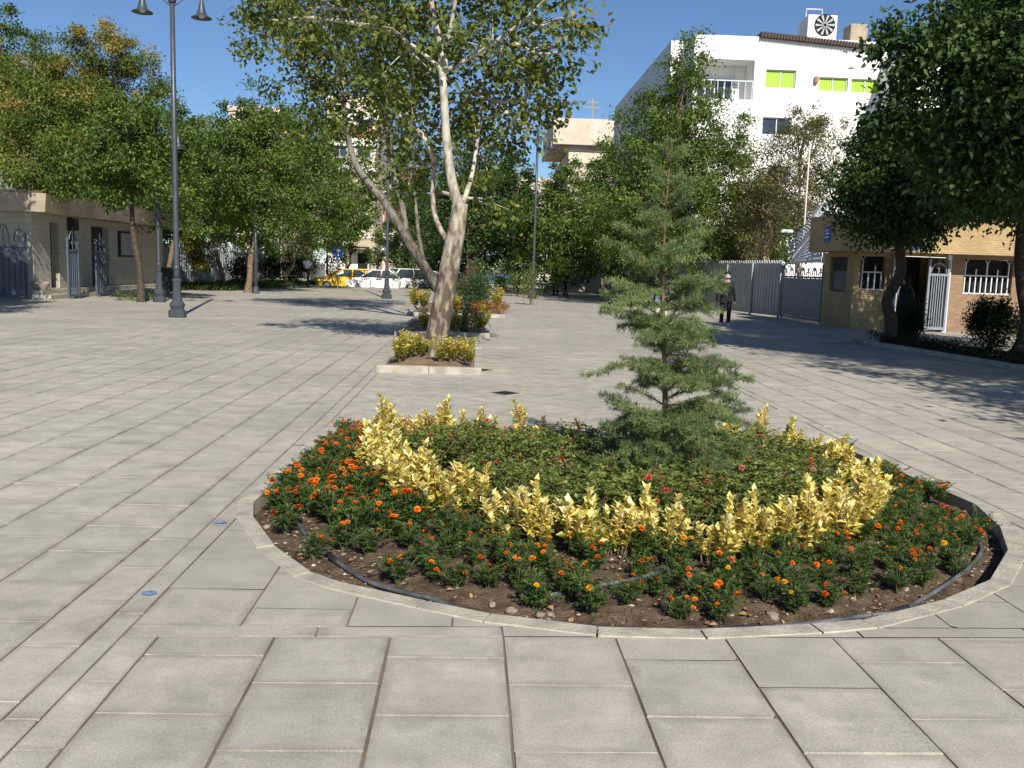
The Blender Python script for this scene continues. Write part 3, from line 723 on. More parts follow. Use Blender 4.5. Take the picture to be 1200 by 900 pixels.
EV = [euo_mesh(i, h, n_, s) for i, (h, n_, s) in enumerate([(0.30, 9, .12), (0.27, 10, .13), (0.37, 7, .09), (0.33, 8, .11), (0.26, 9, .13), (0.43, 7, .085), (0.22, 6, .10), (0.34, 5, .08), (0.30, 12, .15), (0.20, 8, .12)])]
def plant(name, mesh_pairs, x, y, z, s, rz, label, cat, group):
    t = thing(name, label, cat, (x, y, z), rz, group); t.scale = (s, s, s)
    for nm, me in mesh_pairs:
        link(bpy.data.objects.new(nm, me), t)
    return t
def densify(P, n_):
    out = list(P)
    for i in range(len(P) - 1):
        if (P[i][0] < 520 or P[i][0] > 975) and abs(P[i][0] - P[i + 1][0]) < 40 and abs(P[i][1] - P[i + 1][1]) < 30: out.append(((P[i][0] + P[i + 1][0]) / 2 + random.uniform(-3, 3), (P[i][1] + P[i + 1][1]) / 2 - random.uniform(2, 8)))
    return out
ring_px = densify(ring_px, 1); back_px = densify(back_px, 1); ring = [gp(*p) for p in ring_px]; back = [gp(*p) for p in back_px]
tall_f = {(630, 652): 2, (462, 590): 1, (522, 612): 0, (784, 658): 3, (884, 660): 2}
fr = sorted(zip(ring_px, ring), key=lambda q: q[0][0])
for i, (pp, (x, y)) in enumerate(fr):
    k = tall_f.get(pp, random.choice([0, 1, 4, 4, 6, 8, 8, 9, 1]))
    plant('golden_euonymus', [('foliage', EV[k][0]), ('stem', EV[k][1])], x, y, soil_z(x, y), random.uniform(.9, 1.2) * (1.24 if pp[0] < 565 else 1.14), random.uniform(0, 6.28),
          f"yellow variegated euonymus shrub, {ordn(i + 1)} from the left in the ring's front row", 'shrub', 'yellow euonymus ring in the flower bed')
tall_b = {(524, 531): 5, (603, 530): 5, (446, 536): 5, (462, 531): 2, (892, 535): 5, (563, 528): 2}
bk = sorted(zip(back_px, back), key=lambda q: q[0][0])
for i, (pp, (x, y)) in enumerate(bk):
    k = tall_b.get(pp, random.choice([0, 1, 3]))
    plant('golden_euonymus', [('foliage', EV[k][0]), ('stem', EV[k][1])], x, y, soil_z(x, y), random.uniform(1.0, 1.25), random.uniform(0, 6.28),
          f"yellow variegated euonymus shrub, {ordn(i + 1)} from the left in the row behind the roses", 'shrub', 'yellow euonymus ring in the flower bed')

# marigolds
mar = []
def try_m(x, y, dmin):
    if not inside(x, y, 0.13) or in_ring(x, y, -0.05): return False
    if any((x - a) ** 2 + (y - b) ** 2 < dmin ** 2 for a, b in mar): return False
    if any((x - a[0]) ** 2 + (y - a[1]) ** 2 < 0.02 for a in hp): return False
    mar.append((x, y)); return True
for _ in range(14000):
    x, y = random.uniform(-1.4, 3.7), random.uniform(4.0, 8.9)
    left = x < 0.1 and y > 5.0
    front = y < 5.2 and not left
    if front and noise.noise((x * 2.2, y * 2.2, 3)) < -0.25: continue
    if front and not inside(x, y, 0.2): continue
    if x > 2.9 and noise.noise((x * 2, y * 2, 8)) < -0.1: continue
    try_m(x, y, 0.15 if left else 0.16)
    if len(mar) > 240: break
def proj(x, y, z=0.15):
    c = ROT.T @ np.array([x, y, z - EYE]); return 600 - F * c[0] / c[2]
zones = {}
for x, y in mar:
    if y > 7.6 and x > 0: zn = 'along the back right kerb' if x > 2.6 else 'behind the yellow shrubs'
    elif x > 2.75: zn = 'in the right end of bed'
    elif x < 0.0 and y > 5.1: zn = 'in the back left end of bed' if y > 6.6 else 'in the near left end of bed'
    else: zn = 'between hose and yellow shrubs'
    zones.setdefault(zn, []).append((x, y))
for zn, L in zones.items():
    L.sort(key=lambda q: proj(*q))
    for i, (x, y) in enumerate(L):
        k = random.randrange(6); fm, sm, tips = MV_[k]
        left = 'left' in zn
        nb = random.choice([3, 4, 5, 5, 6]) if left else random.choice([1, 2, 3, 3, 4])
        c = random.choice(['orange', 'orange', 'orange', 'redf', 'yellowf'] if not left else ['orange', 'orange', 'orange', 'orange', 'redf'])
        cw = {'orange': 'orange', 'redf': 'rusty red orange', 'yellowf': 'yellow orange'}[c]
        t = plant('marigold', [('foliage', fm), ('stem', sm)], x, y, soil_z(x, y), random.uniform(.85, 1.1) if left else random.uniform(.68, .95), random.uniform(0, 6.28),
                  f"{cw} marigold, {ordn(i + 1)} from left of those {zn}", 'marigold', 'marigolds in the round flower bed')
        for q in random.sample(range(len(tips)), nb):
            b = link(bpy.data.objects.new('blossom', random.choice(BL[c])), t)
            b.location = Vector(tips[q]) + Vector((0, 0, 0.012)); b.rotation_euler = (random.uniform(-.5, .5), random.uniform(-.5, .5), random.uniform(0, 6))
            s = random.uniform(.55, 1.0); b.scale = (s, s, s)

# roses filling the middle
def rose_mesh(seed, h, r, n=1300):
    lf = Leaves(); st = MB(); tips = []
    for k in range(12):
        a = rng.uniform(0, 6.28); q = r * math.sqrt(rng.random()); tip = np.array([math.cos(a) * q, math.sin(a) * q, h * rng.uniform(.75, 1.08)]); tips.append(tip)
        st.tube([(0, 0, -.02), tuple(tip * [.5, .5, .5]), tuple(tip * [.9, .9, .86])], [.006, .005, .003], 5)
    m = n // 5
    a = rng.uniform(0, 6.28, m); q = r * 1.05 * np.sqrt(rng.random(m)); z = h * rng.uniform(0.15, 1.0, m) ** 0.6 * (1 - 0.25 * (q / r) ** 2)
    C = np.stack([np.cos(a) * q, np.sin(a) * q, z], 1)
    rib = unit(rng.normal(size=(m, 3)) * [1, 1, .5]); side = unit(np.cross(rib, UP)); tn = rng.random(m)
    for f, sd_ in ((0.3, 1), (0.3, -1), (0.7, 1), (0.7, -1), (1.0, 0)):
        P = C + rib * 0.05 * f; D = rib * (0.5 if sd_ else 1) + side * sd_ * 0.9 + rng.normal(size=(m, 3)) * .15
        lf.add(P, D, UP + rng.normal(size=(m, 3)) * .45, 0.031 * rng.uniform(.8, 1.25, m), 0.02, tn * .75 + rng.random(m) * .2, .1)
    o = lf.build('foliage', LM['rose']); me = o.data; bpy.data.objects.remove(o)
    o = st.build('stem', MT['wood']); me2 = o.data; bpy.data.objects.remove(o)
    return me, me2, tips
RV = [rose_mesh(i, h, r) for i, (h, r) in enumerate([(.30, .24), (.34, .26), (.27, .22), (.36, .24), (.31, .28)])]
ros = []
for _ in range(6000):
    x, y = random.uniform(-1.2, 3.4), random.uniform(4.8, 8.6)
    if in_ring(x, y, 0.16) and (x - 1.335) ** 2 + (y - 6.3) ** 2 > 0.03 and all((x - a) ** 2 + (y - b) ** 2 > 0.295 ** 2 for a, b in ros): ros.append((x, y))
zr = {}
for x, y in ros:
    side = 'left of' if x < 0.9 else ('right of' if x > 1.9 else ('behind' if y > 6.35 else 'in front of'))
    dep = ('nearer' if y < 6.5 else 'farther') if side in ('left of', 'right of') else ''
    zr.setdefault((side, dep), []).append((x, y))
for (side, dep), L in zr.items():
    L.sort(key=lambda q: proj(*q))
    for i, (x, y) in enumerate(L):
        fm, sm, tips = random.choice(RV); nb = random.choice([0, 1, 2, 2, 3, 3]); c = random.choice(['rosef', 'rosef', 'pinkf'])
        fl = 'leafy' if nb == 0 else {'rosef': 'red flowered', 'pinkf': 'pink flowered'}[c]
        t = plant('rose_bush', [('foliage', fm), ('stem', sm)], x, y, soil_z(x, y), random.uniform(.8, 1.15) * (.85 if not in_ring(x, y, .34) else 1), random.uniform(0, 6.28),
                  f"{fl} rose bush, {ordn(i + 1)} from left in the {dep + ' ' if dep else ''}group {side} the cedar", 'rose bush', 'rose bushes inside the yellow ring')
        for q in random.sample(range(len(tips)), nb):
            b = link(bpy.data.objects.new('blossom', random.choice(RBL[c])), t); b.location = Vector(tips[q]) + Vector((0, 0, .012))
            b.rotation_euler = (random.uniform(-.6, .6), random.uniform(-.6, .6), 0); b.scale = (random.uniform(.7, 1.05),) * 3

# young cedar
def cedar(x, y):
    z0 = soil_z(x, y); H = 2.5
    t = thing('cedar', 'young feathery deodar cedar standing in the middle of the round flower bed', 'tree', (x, y, z0))
    def axis(f): return np.array([-0.075 * f + 0.02 * math.sin(f * 7), 0.02 * math.sin(f * 5), H * f])
    MB().tube([tuple(axis(f)) for f in np.linspace(-0.01, 1, 22)], list(np.linspace(0.026, 0.003, 22)), 8).build('trunk', MT['wood'], t, smooth=True)
    br = MB(); lf = Leaves(); P, D, T = [], [], []
    def shoot(p0, d, L, depth, tone):
        d = d / np.linalg.norm(d); n = max(3, int(L / 0.018)); p = p0.copy(); pts = [tuple(p)]
        for i in range(n):
            f = i / n
            d = d + np.array([0, 0, -0.016 - 0.012 * f]) + rng.normal(size=3) * 0.03; d /= np.linalg.norm(d)
            p = p + d * L / n; pts.append(tuple(p))
            if depth > 0 and f < 0.12: continue
            k = 9
            nd = rng.normal(size=(k, 3)); nd = nd - (nd @ d)[:, None] * d * 0.5; nd = unit(nd) + d * 0.55 + UP * 0.12
            P.append(np.tile(p, (k, 1)) + rng.normal(size=(k, 3)) * 0.003); D.append(nd); T.append(np.full(k, tone) + rng.normal(size=k) * 0.12)
            if depth < 2 and f > 0.15 and rng.random() < (0.55 if depth == 0 else 0.25):
                sd_ = np.cross(d, UP); sd_ /= np.linalg.norm(sd_) + 1e-9
                s = sd_ * rng.choice([-1, 1]) + d * 0.8 + UP * rng.uniform(-.25, .25)
                shoot(p, s, min(0.22, L * 0.45) * rng.uniform(0.5, 1.1) * (1.1 - 0.6 * f), depth + 1, tone)
        if L > 0.1: br.tube(pts[::3] + [pts[-1]], list(np.linspace(0.0065 if depth == 0 else 0.0028, 0.001, len(pts[::3]) + 1)), 4)
    f = 0.045
    while f < 0.985:
        R0 = float(np.interp(f, [0, .08, .2, .36, .44, .52, .64, .75, .9, 1], [.46, .50, .54, .47, .38, .43, .37, .26, .15, .06]))
        for k in range(rng.integers(2, 5)):
            a = rng.uniform(0, 6.28)
            if f > 0.30 and rng.random() < 0.12: continue
            up = 0.22 + 0.5 * f + rng.normal() * 0.24
            shoot(axis(f), np.array([math.cos(a), math.sin(a), up]), R0 * rng.uniform(0.5, 1.25), 0, rng.uniform(0.15, 0.85))
        f += rng.uniform(0.008, 0.020) * (0.85 if f < 0.22 else (1.05 if f < .7 else 1.6))
    shoot(axis(0.93), np.array([0.0, 0, 1.0]), 0.16, 1, 0.6)
    br.build('branch', MT['wood'], t)
    P = np.concatenate(P); D = np.concatenate(D); T = np.concatenate(T); n = len(P)
    lf.add(P, D, rdir(n), rng.uniform(0.028, 0.046, n), 0.0040, T, 0.02)
    lf.build('needles', LM['cedar'], t)
cedar(1.335, 6.35)

# ------------------------------------------------------------------ trees
def limb(p0, p1, r0, r1, wob, m=7):
    p0, p1 = np.array(p0, float), np.array(p1, float); d = p1 - p0; L = np.linalg.norm(d)
    off = rng.normal(size=3) * wob * L; off2 = rng.normal(size=3) * wob * L * .4
    pts = []; 
    for i in range(m):
        f = i / (m - 1); pts.append(tuple(p0 + d * f + off * math.sin(f * math.pi) + off2 * math.sin(2 * f * math.pi)))
    return pts, [r0 + (r1 - r0) * (i / (m - 1)) for i in range(m)]
def make_tree(label, base, trunk, rad, lobes, nclump, nleaf, leaf, lm, bark, group=None, cat='tree', name='tree', csig=0.2, shell=0.5, extra_limbs=(), droop=0.4, tone_sd=0.2, aspect=0.62, twigs=True, pods=0.0):
    """trunk/lobes are relative to base; lobes = (x,y,z,rx,ry,rz)"""
    t = thing(name, label, cat, base, 0, group)
    tr = MB(); T_ = spline(trunk, 4); n = len(T_)
    rr = [float(np.interp(i / (n - 1), np.linspace(0, 1, len(rad)), rad)) for i in range(n)]
    flare = [r * (1 + 0.5 * max(0, 1 - i / 3.0)) for i, r in enumerate(rr)]
    tr.tube(T_, flare, 10)
    for pl, ra in extra_limbs:
        q = spline(pl, 4); tr.tube(q, [float(np.interp(i / (len(q) - 1), np.linspace(0, 1, len(ra)), ra)) for i in range(len(q))], 8)
    top = np.array(T_[-1]); lf = Leaves()
    vol = np.array([l[3] * l[4] * l[5] for l in lobes]) ** 0.7; vol /= vol.sum()
    allpts = [np.array(p) for p in T_[n // 2:]] + [np.array(p) for pl, _ in extra_limbs for p in spline(pl, 3)[4:]]
    for li, l in enumerate(lobes):
        c = np.array(l[:3]); rad3 = np.array(l[3:6])
        below = [p for p in allpts if p[2] < c[2] + 0.1] or allpts
        s = min(below, key=lambda p: np.linalg.norm(p - c))
        if twigs and np.linalg.norm(s - c) > 0.3:
            q, r_ = limb(s, c, min(rad[-1] * 0.9, 0.02 + 0.02 * np.linalg.norm(c - s)), 0.02, 0.06); tr.tube(q, r_, 6); q = [np.array(p) for p in q]
        else: q = [s, c]
        nc = max(3, int(nclump * vol[li]))
        dirs = rdir(nc); rr_ = shell + (1.05 - shell) * rng.random(nc) ** 0.6
        CP = c + dirs * rad3 * rr_[:, None]
        for k in range(nc):
            cp = CP[k]
            if twigs and k % 2 == 0:
                s2 = q[rng.integers(max(0, len(q) - 4), len(q))]
                a, b = limb(s2, cp, 0.016, 0.005, 0.08, 4); tr.tube(a, b, 4, cap=False)
            m = max(4, int(nleaf * rng.uniform(0.5, 1.5))); sg = csig * rng.uniform(0.7, 1.35) * float(rad3.mean()) ** 0.5
            st = np.array([1, 1, 0.75])
            P = cp + rng.normal(size=(m, 3)) * sg * st
            outd = unit(P - c)
            D = outd * 0.6 + rdir(m) * 0.9 + np.array([0, 0, -droop])
            N = UP * 0.7 + outd * 0.5 + rdir(m) * 0.75
            tone = rng.normal(0.42, 0.13) + rng.normal(size=m) * tone_sd
            if pods and outd[:, 2].mean() > -.1 and rng.random() < pods: tone = rng.normal(.9, .08, m); P = P + np.array([0, 0, .15]); P = cp + (P - cp) * .8
            lf.add(P, D, N, leaf * rng.uniform(.65, 1.25, m), leaf * aspect * rng.uniform(.7, 1.2, m), tone, 0.12)
    tr.build('trunk', bark, t, smooth=True); lf.build('crown', lm, t)
    return t
def auto_lobes(cx, cy, zb, zt, hw, k, seed, taper=0.35):
    rd = np.random.default_rng(seed); L = []; H = zt - zb
    for i in range(k):
        f = (i + 0.5) / k; z = zb + H * (0.16 + 0.70 * f); prof = math.sin(math.pi * (0.18 + 0.72 * f)) ** 0.7 * (1 - taper * f)
        a = i * 2.4 + rd.random(); off = hw * prof * 0.6 * rd.uniform(.6, 1.15)
        r = hw * prof * rd.uniform(0.58, 0.82)
        L.append((cx + math.cos(a) * off, cy + math.sin(a) * off, z, r, r, min(H * 0.26, r * 1.05) * rd.uniform(.8, 1.1)))
    L.append((cx, cy, zb + H * 0.55, hw * .5, hw * .5, H * .32))
    L.append((cx, cy, zt - H * .14, hw * .3, hw * .3, H * .14))
    return L
def px_tree(label, px, ytop, ybot, hwpx, d, base_px=None, lm='elm', bark='bark', k=7, nclump=110, nleaf=60, leaf=0.15, seed=1, group=None, trunk_r=0.13, taper=0.35, **kw):
    xc, _, zt = at(px, ytop, d); zb = at(px, ybot + 12, d)[2]; hw = 1.3 * hwpx * d / F
    bx = at(base_px or px, 330, d)[0]; dx = xc - bx
    trunk = [(0, 0, -0.1), (dx * .2 + .04, 0, zb * .35), (dx * .55 - .05, 0, zb * .75), (dx * .9, 0, zb * 1.15), (dx, 0, zb + (zt - zb) * .45)]
    lobes = auto_lobes(dx, 0, zb, zt, hw, k + 3, seed, taper); nclump = int(nclump * 1.5); nleaf = int(nleaf * 1.3)
    return make_tree(label, (bx, d, 0), trunk, [trunk_r, trunk_r * .9, trunk_r * .8, trunk_r * .6, trunk_r * .3], lobes, nclump, nleaf, leaf, LM[lm], MT[bark], group, **kw)

GL = 'green trees along the left side of the square'
px_tree('broad tree with orange seed clusters behind the stone kiosk', 110, 24, 235, 80, 50, lm='koel', nclump=300, nleaf=110, leaf=0.2, k=10, seed=3, aspect=0.4, tone_sd=0.16, pods=.22)
px_tree('orange tinged tree behind the left end of kiosk roof', 40, 52, 235, 80, 46, lm='koel', nclump=260, nleaf=95, leaf=0.19, k=9, seed=5, aspect=0.4, tone_sd=0.16, pods=.2)
px_tree('dark tall tree at the upper left corner behind the orange one', 4, 5, 160, 36, 62, lm='elm', nclump=90, nleaf=70, leaf=0.2, seed=6)
px_tree('green tree with leaning trunk in front of the kiosk notice board', 150, 108, 240, 62, 32.6, base_px=165, bark='dbark', nclump=150, nleaf=80, leaf=0.13, seed=8, group=GL, trunk_r=.12)
px_tree('green tree behind the pole beside the kiosk', 214, 118, 252, 55, 42, base_px=192, nclump=120, nleaf=70, leaf=0.15, seed=9, group=GL)
px_tree('slim green tree leaning left by the white corrugated fence', 250, 128, 280, 46, 49.8, base_px=262, nclump=100, nleaf=65, leaf=0.16, seed=10, group=GL)
px_tree('tall bushy tree with brown trunk beside the thin post', 298, 96, 276, 52, 44.6, base_px=290, nclump=160, nleaf=80, leaf=0.15, seed=11, group=GL, trunk_r=.16, k=9)
px_tree('dense green tree right of the brown trunk in left row', 346, 100, 298, 56, 52.8, base_px=330, nclump=150, nleaf=80, leaf=0.17, seed=12, group=GL, k=9)
px_tree('dense tree over the round blue sign at end of left row', 384, 132, 300, 40, 74, nclump=110, nleaf=75, leaf=0.19, seed=13, group=GL, taper=.2)
px_tree('last small tree of left row above the yellow taxi', 412, 180, 296, 26, 78, base_px=404, nclump=60, nleaf=60, leaf=0.2, seed=14, group=GL)
px_tree('little yellow green tree against the corrugated fence', 226, 245, 312, 20, 54, lm='yel', nclump=40, nleaf=60, leaf=0.14, seed=15, trunk_r=.06)
GB = 'dark trees at the far end of the square'
px_tree('wide dark tree behind the plane trunk, crown over the far shrubs', 572, 170, 318, 48, 62, nclump=130, nleaf=70, leaf=0.2, seed=21, lm='mulb', group=GB)
px_tree('dark tree directly behind the near plane trunk', 520, 205, 322, 42, 70, nclump=100, nleaf=70, leaf=0.2, seed=22, lm='mulb', group=GB)
px_tree('small dark tree behind the far lamp post', 606, 245, 325, 30, 78, nclump=70, nleaf=60, leaf=0.22, seed=23, lm='mulb', group=GB)
px_tree('round green tree at the far street behind cars', 478, 235, 326, 36, 92, nclump=80, nleaf=60, leaf=0.24, seed=24, lm='elm', group=GB)
px_tree('dense green tree below the pale concrete building, right of far lamp', 664, 178, 326, 44, 53, nclump=130, nleaf=75, leaf=0.18, seed=25, lm='elm', group=GB)
px_tree('dense green tree in front of the pale concrete building', 712, 160, 322, 46, 58, nclump=130, nleaf=75, leaf=0.18, seed=26, lm='elm', group=GB)
px_tree('dark green tree left of the tall spire shaped tree', 752, 200, 330, 44, 50, nclump=110, nleaf=70, leaf=0.17, seed=27, lm='elm', group=GB)
px_tree('tall spire shaped tree in front of the white building corner', 802, 26, 325, 88, 42, lm='elm', nclump=330, nleaf=80, leaf=0.14, k=14, seed=30, taper=.62, trunk_r=.17, csig=.17)
px_tree('green bushy tree right of the spire shaped tree', 866, 150, 322, 50, 44, lm='elm', nclump=110, nleaf=70, leaf=0.15, seed=31)
px_tree('sparse brownish tree in front of the white building windows', 945, 112, 290, 62, 38, lm='dry', nclump=230, nleaf=55, leaf=0.10, seed=32, csig=.16)
px_tree('dark tree behind the boundary wall left of flagpole', 905, 205, 300, 42, 47, lm='mulb', nclump=90, nleaf=70, leaf=0.16, seed=33)
GK = 'background trees behind the left row'
for i_, (px, yt, yb, hw_, d, lab) in enumerate([(236, 135, 322, 50, 64, 'background tree filling the gap right of the tall street lamp'), (312, 118, 322, 48, 66, 'background tree behind the tall bushy left tree'), (366, 118, 318, 40, 72, 'background tree behind the end of left row'), (182, 150, 300, 46, 58, 'background tree behind the kiosk roof end')]):
    px_tree(lab, px, yt, yb, hw_, d, k=8, nclump=110, nleaf=70, leaf=0.2, seed=60 + i_, group=GK)
for i_, (px, yt, yb, hw_, d, lm_, lab) in enumerate([(482, 130, 318, 42, 80, 'elm', 'green tree behind the fork of the leaning plane tree'), (552, 120, 318, 46, 54, 'mulb', 'tall dark tree behind the right branches of pale plane tree'), (606, 165, 318, 34, 58, 'mulb', 'dark tree left of the lamp behind the tall shrub'), (524, 150, 322, 46, 76, 'elm', 'green tree filling the far centre behind both plane trunks')]):
    px_tree(lab, px, yt, yb, hw_, d, lm=lm_, k=8, nclump=110, nleaf=70, leaf=0.19, seed=70 + i_, group=GB)
# right-hand street trees
xr, yr = 9.93, 21.7
make_tree('small dark tree with crooked trunk in front of the ochre gatehouse', (xr, yr, 0), [(0, 0, -.1), (.06, 0, .55), (-.1, 0, 1.1), (.17, 0, 1.75), (.08, 0, 2.4), (-.1, 0, 3.0)], [.17, .14, .13, .125, .11, .06],
          [(-.4, 0, 3.3, 1.1, 1.1, .8), (.55, .2, 3.2, .8, .9, .75), (-.9, .3, 3.75, .75, .8, .6), (.2, -.3, 4.1, 1.2, 1.1, .85), (-.3, .2, 4.8, .8, .8, .55), (.9, 0, 4.0, .7, .9, .7), (0, 0, 3.6, 1.2, 1.1, .8), (.4, .5, 5.2, 1.0, 1.0, .6)], 320, 90, .12, LM['mulb'], MT['dbark'], 'street trees on the right', droop=.55)
make_tree('dark tree at the right edge with low spreading crown', (12.38, 20.22, 0), [(0, 0, -.1), (.1, 0, .7), (-.1, 0, 1.5), (-.25, 0, 2.3), (-.3, 0, 3.4)], [.2, .17, .16, .14, .08],
          [(-1.6, 0, 3.9, 1.3, 1.3, .9), (-.2, .3, 3.7, 1.4, 1.4, .9), (1.4, 0, 3.4, 1.3, 1.4, 1.0), (-1.2, 0, 4.6, 1.5, 1.4, 1.1), (.8, .3, 4.8, 1.5, 1.4, 1.1), (-.3, 0, 5.9, 1.4, 1.4, 1.1), (-2.3, .2, 4.2, .9, .9, .7), (-1.9, -.2, 3.8, .9, .9, .6), (0, -.8, 4.0, 1.5, 1.0, 1.0), (.4, -.4, 3.2, 1.4, 1.0, .5), (-.8, .3, 7.0, 1.5, 1.5, 1.0), (.8, .4, 6.6, 1.5, 1.5, 1.0), (-.2, .5, 8.0, 1.2, 1.3, .8)], 560, 105, .13, LM['mulb'], MT['dbark'], 'street trees on the right', droop=.55)
make_tree('large near tree whose leafy boughs fill the upper right corner', (10.85, 15.2, 0), [(0, 0, -.1), (.05, 0, .9), (-.1, 0, 1.8), (-.2, 0, 2.7), (-.4, 0, 4.0)], [.2, .18, .16, .14, .08],
          [(-2.2, 0, 3.6, 1.2, 1.2, .8), (-.9, .2, 3.7, 1.3, 1.4, .9), (1.2, 0, 3.4, 1.5, 1.5, 1.0), (-2.6, .1, 4.4, 1.3, 1.3, .9), (-1.0, -.2, 4.7, 1.5, 1.5, 1.1), (.9, .2, 4.9, 1.5, 1.5, 1.1), (-2.9, -.2, 5.6, 1.2, 1.2, .8), (-1.6, .2, 6.3, 1.5, 1.4, .9), (.4, 0, 6.4, 1.5, 1.4, .9), (-3.9, 0, 5.3, .7, .7, .5), (-3.7, .3, 4.4, .6, .6, .5), (-1.6, -.6, 3.9, 1.4, 1.2, 1.0), (-2.0, -.3, 3.3, .9, .9, .55), (-.4, -.4, 3.1, 1.2, 1.1, .6), (-2.6, -.6, 5.0, 1.1, 1.0, .9)], 640, 105, .13, LM['mulb'], MT['dbark'], 'street trees on the right', droop=.55, csig=.19)
make_tree('street tree beside the right edge of the photo casting shade on paving', (9.7, 4.6, 0), [(0, 0, -.1), (.05, 0, 1), (-.05, 0, 2), (0, 0, 3.4)], [.17, .15, .13, .07],
          auto_lobes(0, 0, 2.3, 6.2, 2.7, 8, 44), 150, 75, .14, LM['mulb'], MT['dbark'], 'street trees on the right')
make_tree('tall street tree beyond the left edge casting shade near the kiosk', (-13.5, 19.0, 0), [(0, 0, -.1), (.05, 0, 1.5), (-.05, 0, 3), (0, 0, 6.5)], [.2, .18, .15, .07],
          auto_lobes(0, 0, 3.0, 10.8, 2.4, 11, 45), 260, 80, .16, LM['elm'], MT['bark'], GL)

make_tree('tall street tree beyond the right edge shading the verge hedge', (11.3, 7.4, 0), [(0, 0, -.1), (.05, 0, 1.5), (-.05, 0, 3), (0, 0, 6.5)], [.2, .18, .15, .07],
          auto_lobes(0, 0, 3.2, 11.2, 2.9, 11, 47), 260, 80, .16, LM['mulb'], MT['dbark'], 'street trees on the right')
make_tree('tall dark street tree at the left photo edge shading the kiosk front', (-15.6, 24.5, 0), [(0, 0, -.1), (.05, 0, 1.5), (-.05, 0, 3), (0, 0, 6.5)], [.2, .18, .15, .07],
          auto_lobes(-.2, 0, 4.4, 10.6, 2.1, 9, 49), 200, 80, .15, LM['elm'], MT['bark'], GL)
# plane trees in the small beds
def pl(px, py, d, b): x, y, z = at(px, py, d); return (x - b[0], y - b[1], z - b[2])
b1 = at(506, 424, 15.0)[:2] + (0.1,); q = lambda px, py, dd=0: pl(px, py, 15.0 + dd, b1)
trunk1 = [q(506, 432), q(512, 395), q(524, 330), q(533, 280), q(540, 238)]
ex = [([q(539, 244), q(530, 215), q(523, 160), q(519, 90)], [.105, .08, .07, .062]),
      ([q(519, 92), q(515, 50, .1), q(506, 5, .2), q(500, -60, .3)], [.065, .05, .042, .02]),
      ([q(520, 90), q(525, 50), q(534, 0, -.2), q(545, -70, -.3)], [.05, .036, .03, .015]),
      ([q(524, 82), q(560, 62, -.2), q(600, 35, -.4), q(640, -2, -.6)], [.036, .032, .028, .014]),
      ([q(516, 80), q(490, 58, .2), q(460, 35, .5), q(425, -5, .8)], [.034, .03, .026, .012]),
      ([q(541, 242), q(553, 205, .3), q(560, 160, .6), q(568, 90, .9), q(574, 20, 1.1)], [.05, .036, .03, .024, .012]),
      ([q(536, 300, .1), q(512, 260, .5), q(507, 225, .8), q(510, 190, 1.0)], [.05, .045, .04, .02])]
lob1 = [q(480, 60, .6) + (1.0, 1.2, .7), q(420, 20, .8) + (.9, 1.1, .6), q(590, 60, .3) + (.95, 1.2, .8), q(640, 30, -.2) + (.7, .9, .7), q(600, 130, .8) + (.8, 1.0, .65), q(560, 180, 1.0) + (.7, .9, .5), q(630, 110, .5) + (.55, .7, .5),
        q(450, 110, 1.2) + (.8, 1.0, .6), q(490, 150, 1.5) + (.6, .8, .5), q(470, 200, 2.0) + (.5, .8, .4), q(540, 110, 1.2) + (.8, 1.0, .7), q(360, 10, .6) + (.7, .8, .4), q(520, -70, .2) + (1.9, 1.8, 1.0), q(430, -70, .6) + (1.2, 1.4, .8), q(620, -60, .2) + (1.1, 1.3, .8), q(580, 230, 1.3) + (.4, .6, .35), q(660, 60, 0) + (.45, .6, .5), q(330, 25, .6) + (.4, .5, .25)]
make_tree('plane tree with pale forked trunk in the nearest small square bed', b1, trunk1, [.2, .19, .17, .155, .125], lob1, 250, 52, .11, LM['plane'], MT['plane'], 'plane trees in the middle beds', name='plane_tree', extra_limbs=ex, csig=.24, tone_sd=.22, aspect=.8)
b2 = at(531, 376, 26.5)[:2] + (0.1,); q = lambda px, py, dd=0: pl(px, py, 26.5 + dd, b2)
trunk2 = [q(531, 382), q(520, 350), q(503, 322), q(480, 285), q(462, 255), q(448, 232)]
ex = [([q(450, 235), q(430, 212), q(412, 180), q(402, 120), q(395, 50)], [.12, .10, .09, .07, .03]),
      ([q(478, 283), q(470, 235, .3), q(462, 205, .6), q(452, 150, .8), q(444, 100, 1.0)], [.10, .085, .08, .06, .03]),
      ([q(498, 315), q(490, 270, .5), q(486, 230, .8), q(478, 180, 1.0), q(470, 140, 1.1)], [.075, .055, .045, .03, .01])]
lob2 = [q(400, 60) + (1.7, 1.6, 1.3), q(340, 30) + (1.3, 1.3, .9), q(450, 80, .6) + (1.4, 1.4, 1.2), q(410, 130, .5) + (1.1, 1.2, .8), q(470, 140, .8) + (1.1, 1.2, .9), q(440, 185, .8) + (.9, 1, .6), q(310, 10) + (.8, .8, .5), q(400, -10) + (1.8, 1.6, 1.1), q(480, 10, .5) + (1.5, 1.5, 1.2), q(420, 225, .8) + (.7, .8, .4), q(370, 80) + (.9, .9, .6), q(340, 90) + (.9, .9, .6), q(380, 150) + (.8, .8, .5), q(300, 40) + (.8, .8, .5)]
make_tree('leaning plane tree in the second small bed behind the pale trunk', b2, trunk2, [.19, .17, .155, .145, .13, .10], lob2, 250, 52, .135, LM['plane'], MT['plane_shaded'], 'plane trees in the middle beds', name='plane_tree', extra_limbs=ex, csig=.24, tone_sd=.22, aspect=.8)
